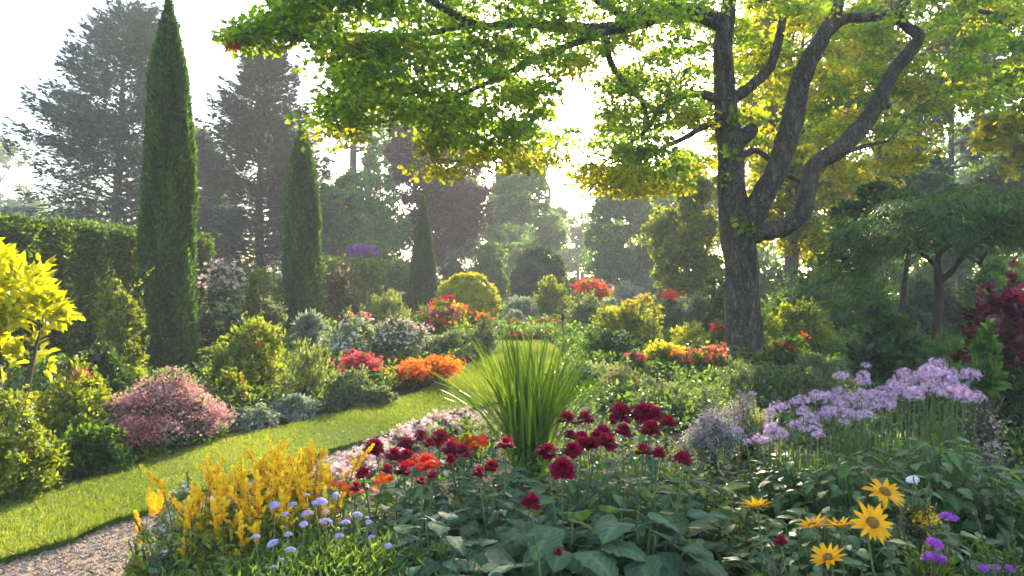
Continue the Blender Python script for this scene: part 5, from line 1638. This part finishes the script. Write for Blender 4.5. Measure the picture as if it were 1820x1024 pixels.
# ---- yellow daisies
DZ = [((1572, 876), 62, (.15, -.45, .85), 2.95), ((1550, 930), 66, (.05, -.75, .6), 2.75), ((1492, 936), 56, (-.1, .25, 1), 2.85), ((1445, 937), 56, (-.35, .12, .9), 2.9), ((1345, 902), 60, (-.1, .3, 1), 3.0), ((1472, 993), 58, (-.4, -.2, .9), 2.55)]
DZL = ['yellow daisy with the highest head, petals drooping, above the golden leaf patch', 'yellow daisy facing straight out with a full round face', 'yellow daisy seen from the side between two others', 'yellow daisy tilted left, left of the side-on one', 'yellow daisy standing alone at the left by the soil patch', 'lowest yellow daisy at the front']
for ((px, py), w, ax, Y), lab in zip(DZ, DZL):
    seed(lab)
    p = P(px, py, Y)
    base = p * np.array([1, 1, 0]) + np.array([.06, .05, 0])
    root = thing('yellow_daisy', lab, 'daisy', base, 'yellow daisies at the front right')
    q = p - base
    r = w * 1.15 / 2 / F * Y
    ax = nrm(np.array(ax))
    e1 = nrm(np.cross(ax, [.2, .3, .9]))
    e2 = np.cross(ax, e1)
    g = Geo()
    b = np.array([.05, .05, 0])
    tube(g, [b, b * .5 + q * np.array([.4, .4, .5]) + rg.normal(size=3) * .01, q - ax * .05, q - ax * .008], [.005, .0045, .004, .005], 6, k=5)
    g.build('stem', 'stem', root)
    g = Geo()
    for ring, m, el, sc in ((0, 13, .10 + .22 * (ax[1] > -.3), 1.0), (1, 11, .34 + .3 * (ax[1] > -.3), .9)):
        a = 2 * pi * np.arange(m) / m + ring * .25 + rg.normal(size=m) * .07
        el = el + rg.normal(size=m) * .14
        rad = np.cos(a)[:, None] * e1 + np.sin(a)[:, None] * e2
        d = rad * np.cos(el)[:, None] + ax * np.sin(el)[:, None]
        nn = ax * np.cos(el)[:, None] - rad * np.sin(el)[:, None]
        put(g, broad_leaf(6, 4, .15, .12, .12, .0), q + rad * r * .12, d, nn, r * .95 * sc * rg.uniform(.85, 1.1, m), 0, smooth=True)
    head = g.build('flower_head', 'p_daisy', root)
    g = Geo()
    V, T = [], []
    for i in range(7):
        th = i / 6 * pi / 2
        for j in range(14):
            ph = 2 * pi * j / 14
            V.append(q + ax * (r * .05 + cos(th) * r * .20) + (e1 * cos(ph) + e2 * sin(ph)) * sin(th) * r * .30)
    for i in range(6):
        for j in range(14):
            A, Bq = i * 14 + j, i * 14 + (j + 1) % 14
            T += [(A, A + 14, Bq + 14), (A, Bq + 14, Bq)]
    g.add(np.array(V), T, 0, None, True)
    g.build('disc', 'disc', head)
    g = Geo()
    m = 9
    s = rg.uniform(.3, .8, m)
    put(g, BIG3, b + (q - b) * s[:, None], nrm(rdir(m) * np.array([1, 1, .3])), ZUP + rdir(m) * .3, rg.uniform(.06, .11, m), 0, smooth=True)
    g.build('foliage', 'bigleaf', root)

# ---- purple stars, small white flower, golden leaf patch, fine herbs at the front right
S('fine_herb', 'fine grey feathery herb left below the yellow daisies', 1310, 1440, 960, 2.75, 'greygreen', .035, NARROW, lobes=12, cov=1.2, nmax=20000, shoots=40, lean=.9, up=.5)
S('fine_herb', 'wispy green herb beneath the yellow daisies', 1440, 1590, 965, 2.6, 'herb', .035, NARROW, lobes=12, cov=1.2, nmax=20000, shoots=40, lean=.9, up=.5)
S('fine_herb', 'wispy green herb around the purple star flowers', 1575, 1740, 930, 2.9, 'herb', .035, NARROW, lobes=14, cov=1.2, nmax=22000, shoots=50, lean=.9, up=.5)
S('fine_herb', 'shaded herb with faded brownish seed heads at the near corner', 1700, 1850, 900, 3.1, 'herb', .04, NARROW, lobes=14, cov=1.2, nmax=20000, shoots=40, lean=.9, up=.5, fl=[('blossom', 'p_mauve', ROUND, .012, 160, .75, 8, .018)])
S('golden_heather', 'flat patch of golden-brown heather beside the highest yellow daisy', 1590, 1662, 882, 3.35, 'brownish', .022, OVAL, lobes=8, z0=.45, cov=1.6, stem='stem', fl=[('blossom', 'p_yellow', STAR, .007, 500, .55, 60, .02)])
for lab, heads, mat, Y in (('purple star flower just right of the golden heather', [(1685, 920, 26)], 'p_purple', 3.05), ('purple star flowers in a pair below the golden heather', [(1662, 966, 22), (1655, 990, 26), (1672, 994, 18)], 'p_purple', 2.85),
                           ('small purple star flowers at the bottom edge near the corner', [(1748, 1010, 15), (1770, 1008, 13), (1795, 1011, 14)], 'p_purple', 2.75), ('single small white flower above the highest yellow daisy', [(1622, 853, 18)], 'p_white', 3.6)):
    seed(lab)
    hp = [(P(px, py, Y), w / 2 / F * Y) for px, py, w in heads]
    base = np.mean([p for p, _ in hp], 0) * np.array([1, 1, 0])
    root = thing('star_flower_plant', lab, 'flower', base)
    g = Geo()
    n = 120
    put(g, NARROW, np.column_stack([rg.normal(size=n) * .07, rg.normal(size=n) * .07, rg.random(n) * .45]), nrm(rdir(n) + ZUP * .5), rdir(n) + ZUP, rg.uniform(.03, .07, n))
    g.build('foliage', 'herb', root)
    for p, rad in hp:
        q = p - base
        g = Geo()
        tube(g, [(q[0] * .3, q[1] * .3, 0), q * np.array([.7, .7, .5]), q], [.003, .0025, .002], 5, k=4)
        g.build('stem', 'stem', root)
        g = Geo()
        umbel(g, q, rad, ZUP + rdir(1)[0] * .3 + np.array([0, -.3, 0]), 22, ps=rad * .55, dome=.5)
        g.build('flower_head', mat, root)

# ------------------------------------------------------------------ morning haze
hm = bpy.data.materials.new('haze')
hm.use_nodes = True
ht = hm.node_tree
ht.nodes.clear()
ho = ht.nodes.new('ShaderNodeOutputMaterial')
hv = ht.nodes.new('ShaderNodeVolumePrincipled')
hv.inputs['Color'].default_value = (.98, .95, .90, 1)
hv.inputs['Density'].default_value = HAZE = 0.0021
hv.inputs['Anisotropy'].default_value = .0
ht.links.new(hv.outputs[0], ho.inputs['Volume'])
MAT['haze'] = hm
hx, hy0, hy1, hz = 112, -27, 142, 17.5
V = [(x, y, z) for z in (-1, hz) for y in (hy0, hy1) for x in (-hx, hx)]
T = [(0, 2, 3), (0, 3, 1), (4, 5, 7), (4, 7, 6), (0, 1, 5), (0, 5, 4), (2, 6, 7), (2, 7, 3), (0, 4, 6), (0, 6, 2), (1, 3, 7), (1, 7, 5)]
tag(Geo().add(V, T).build('haze', 'haze'), kind='stuff')
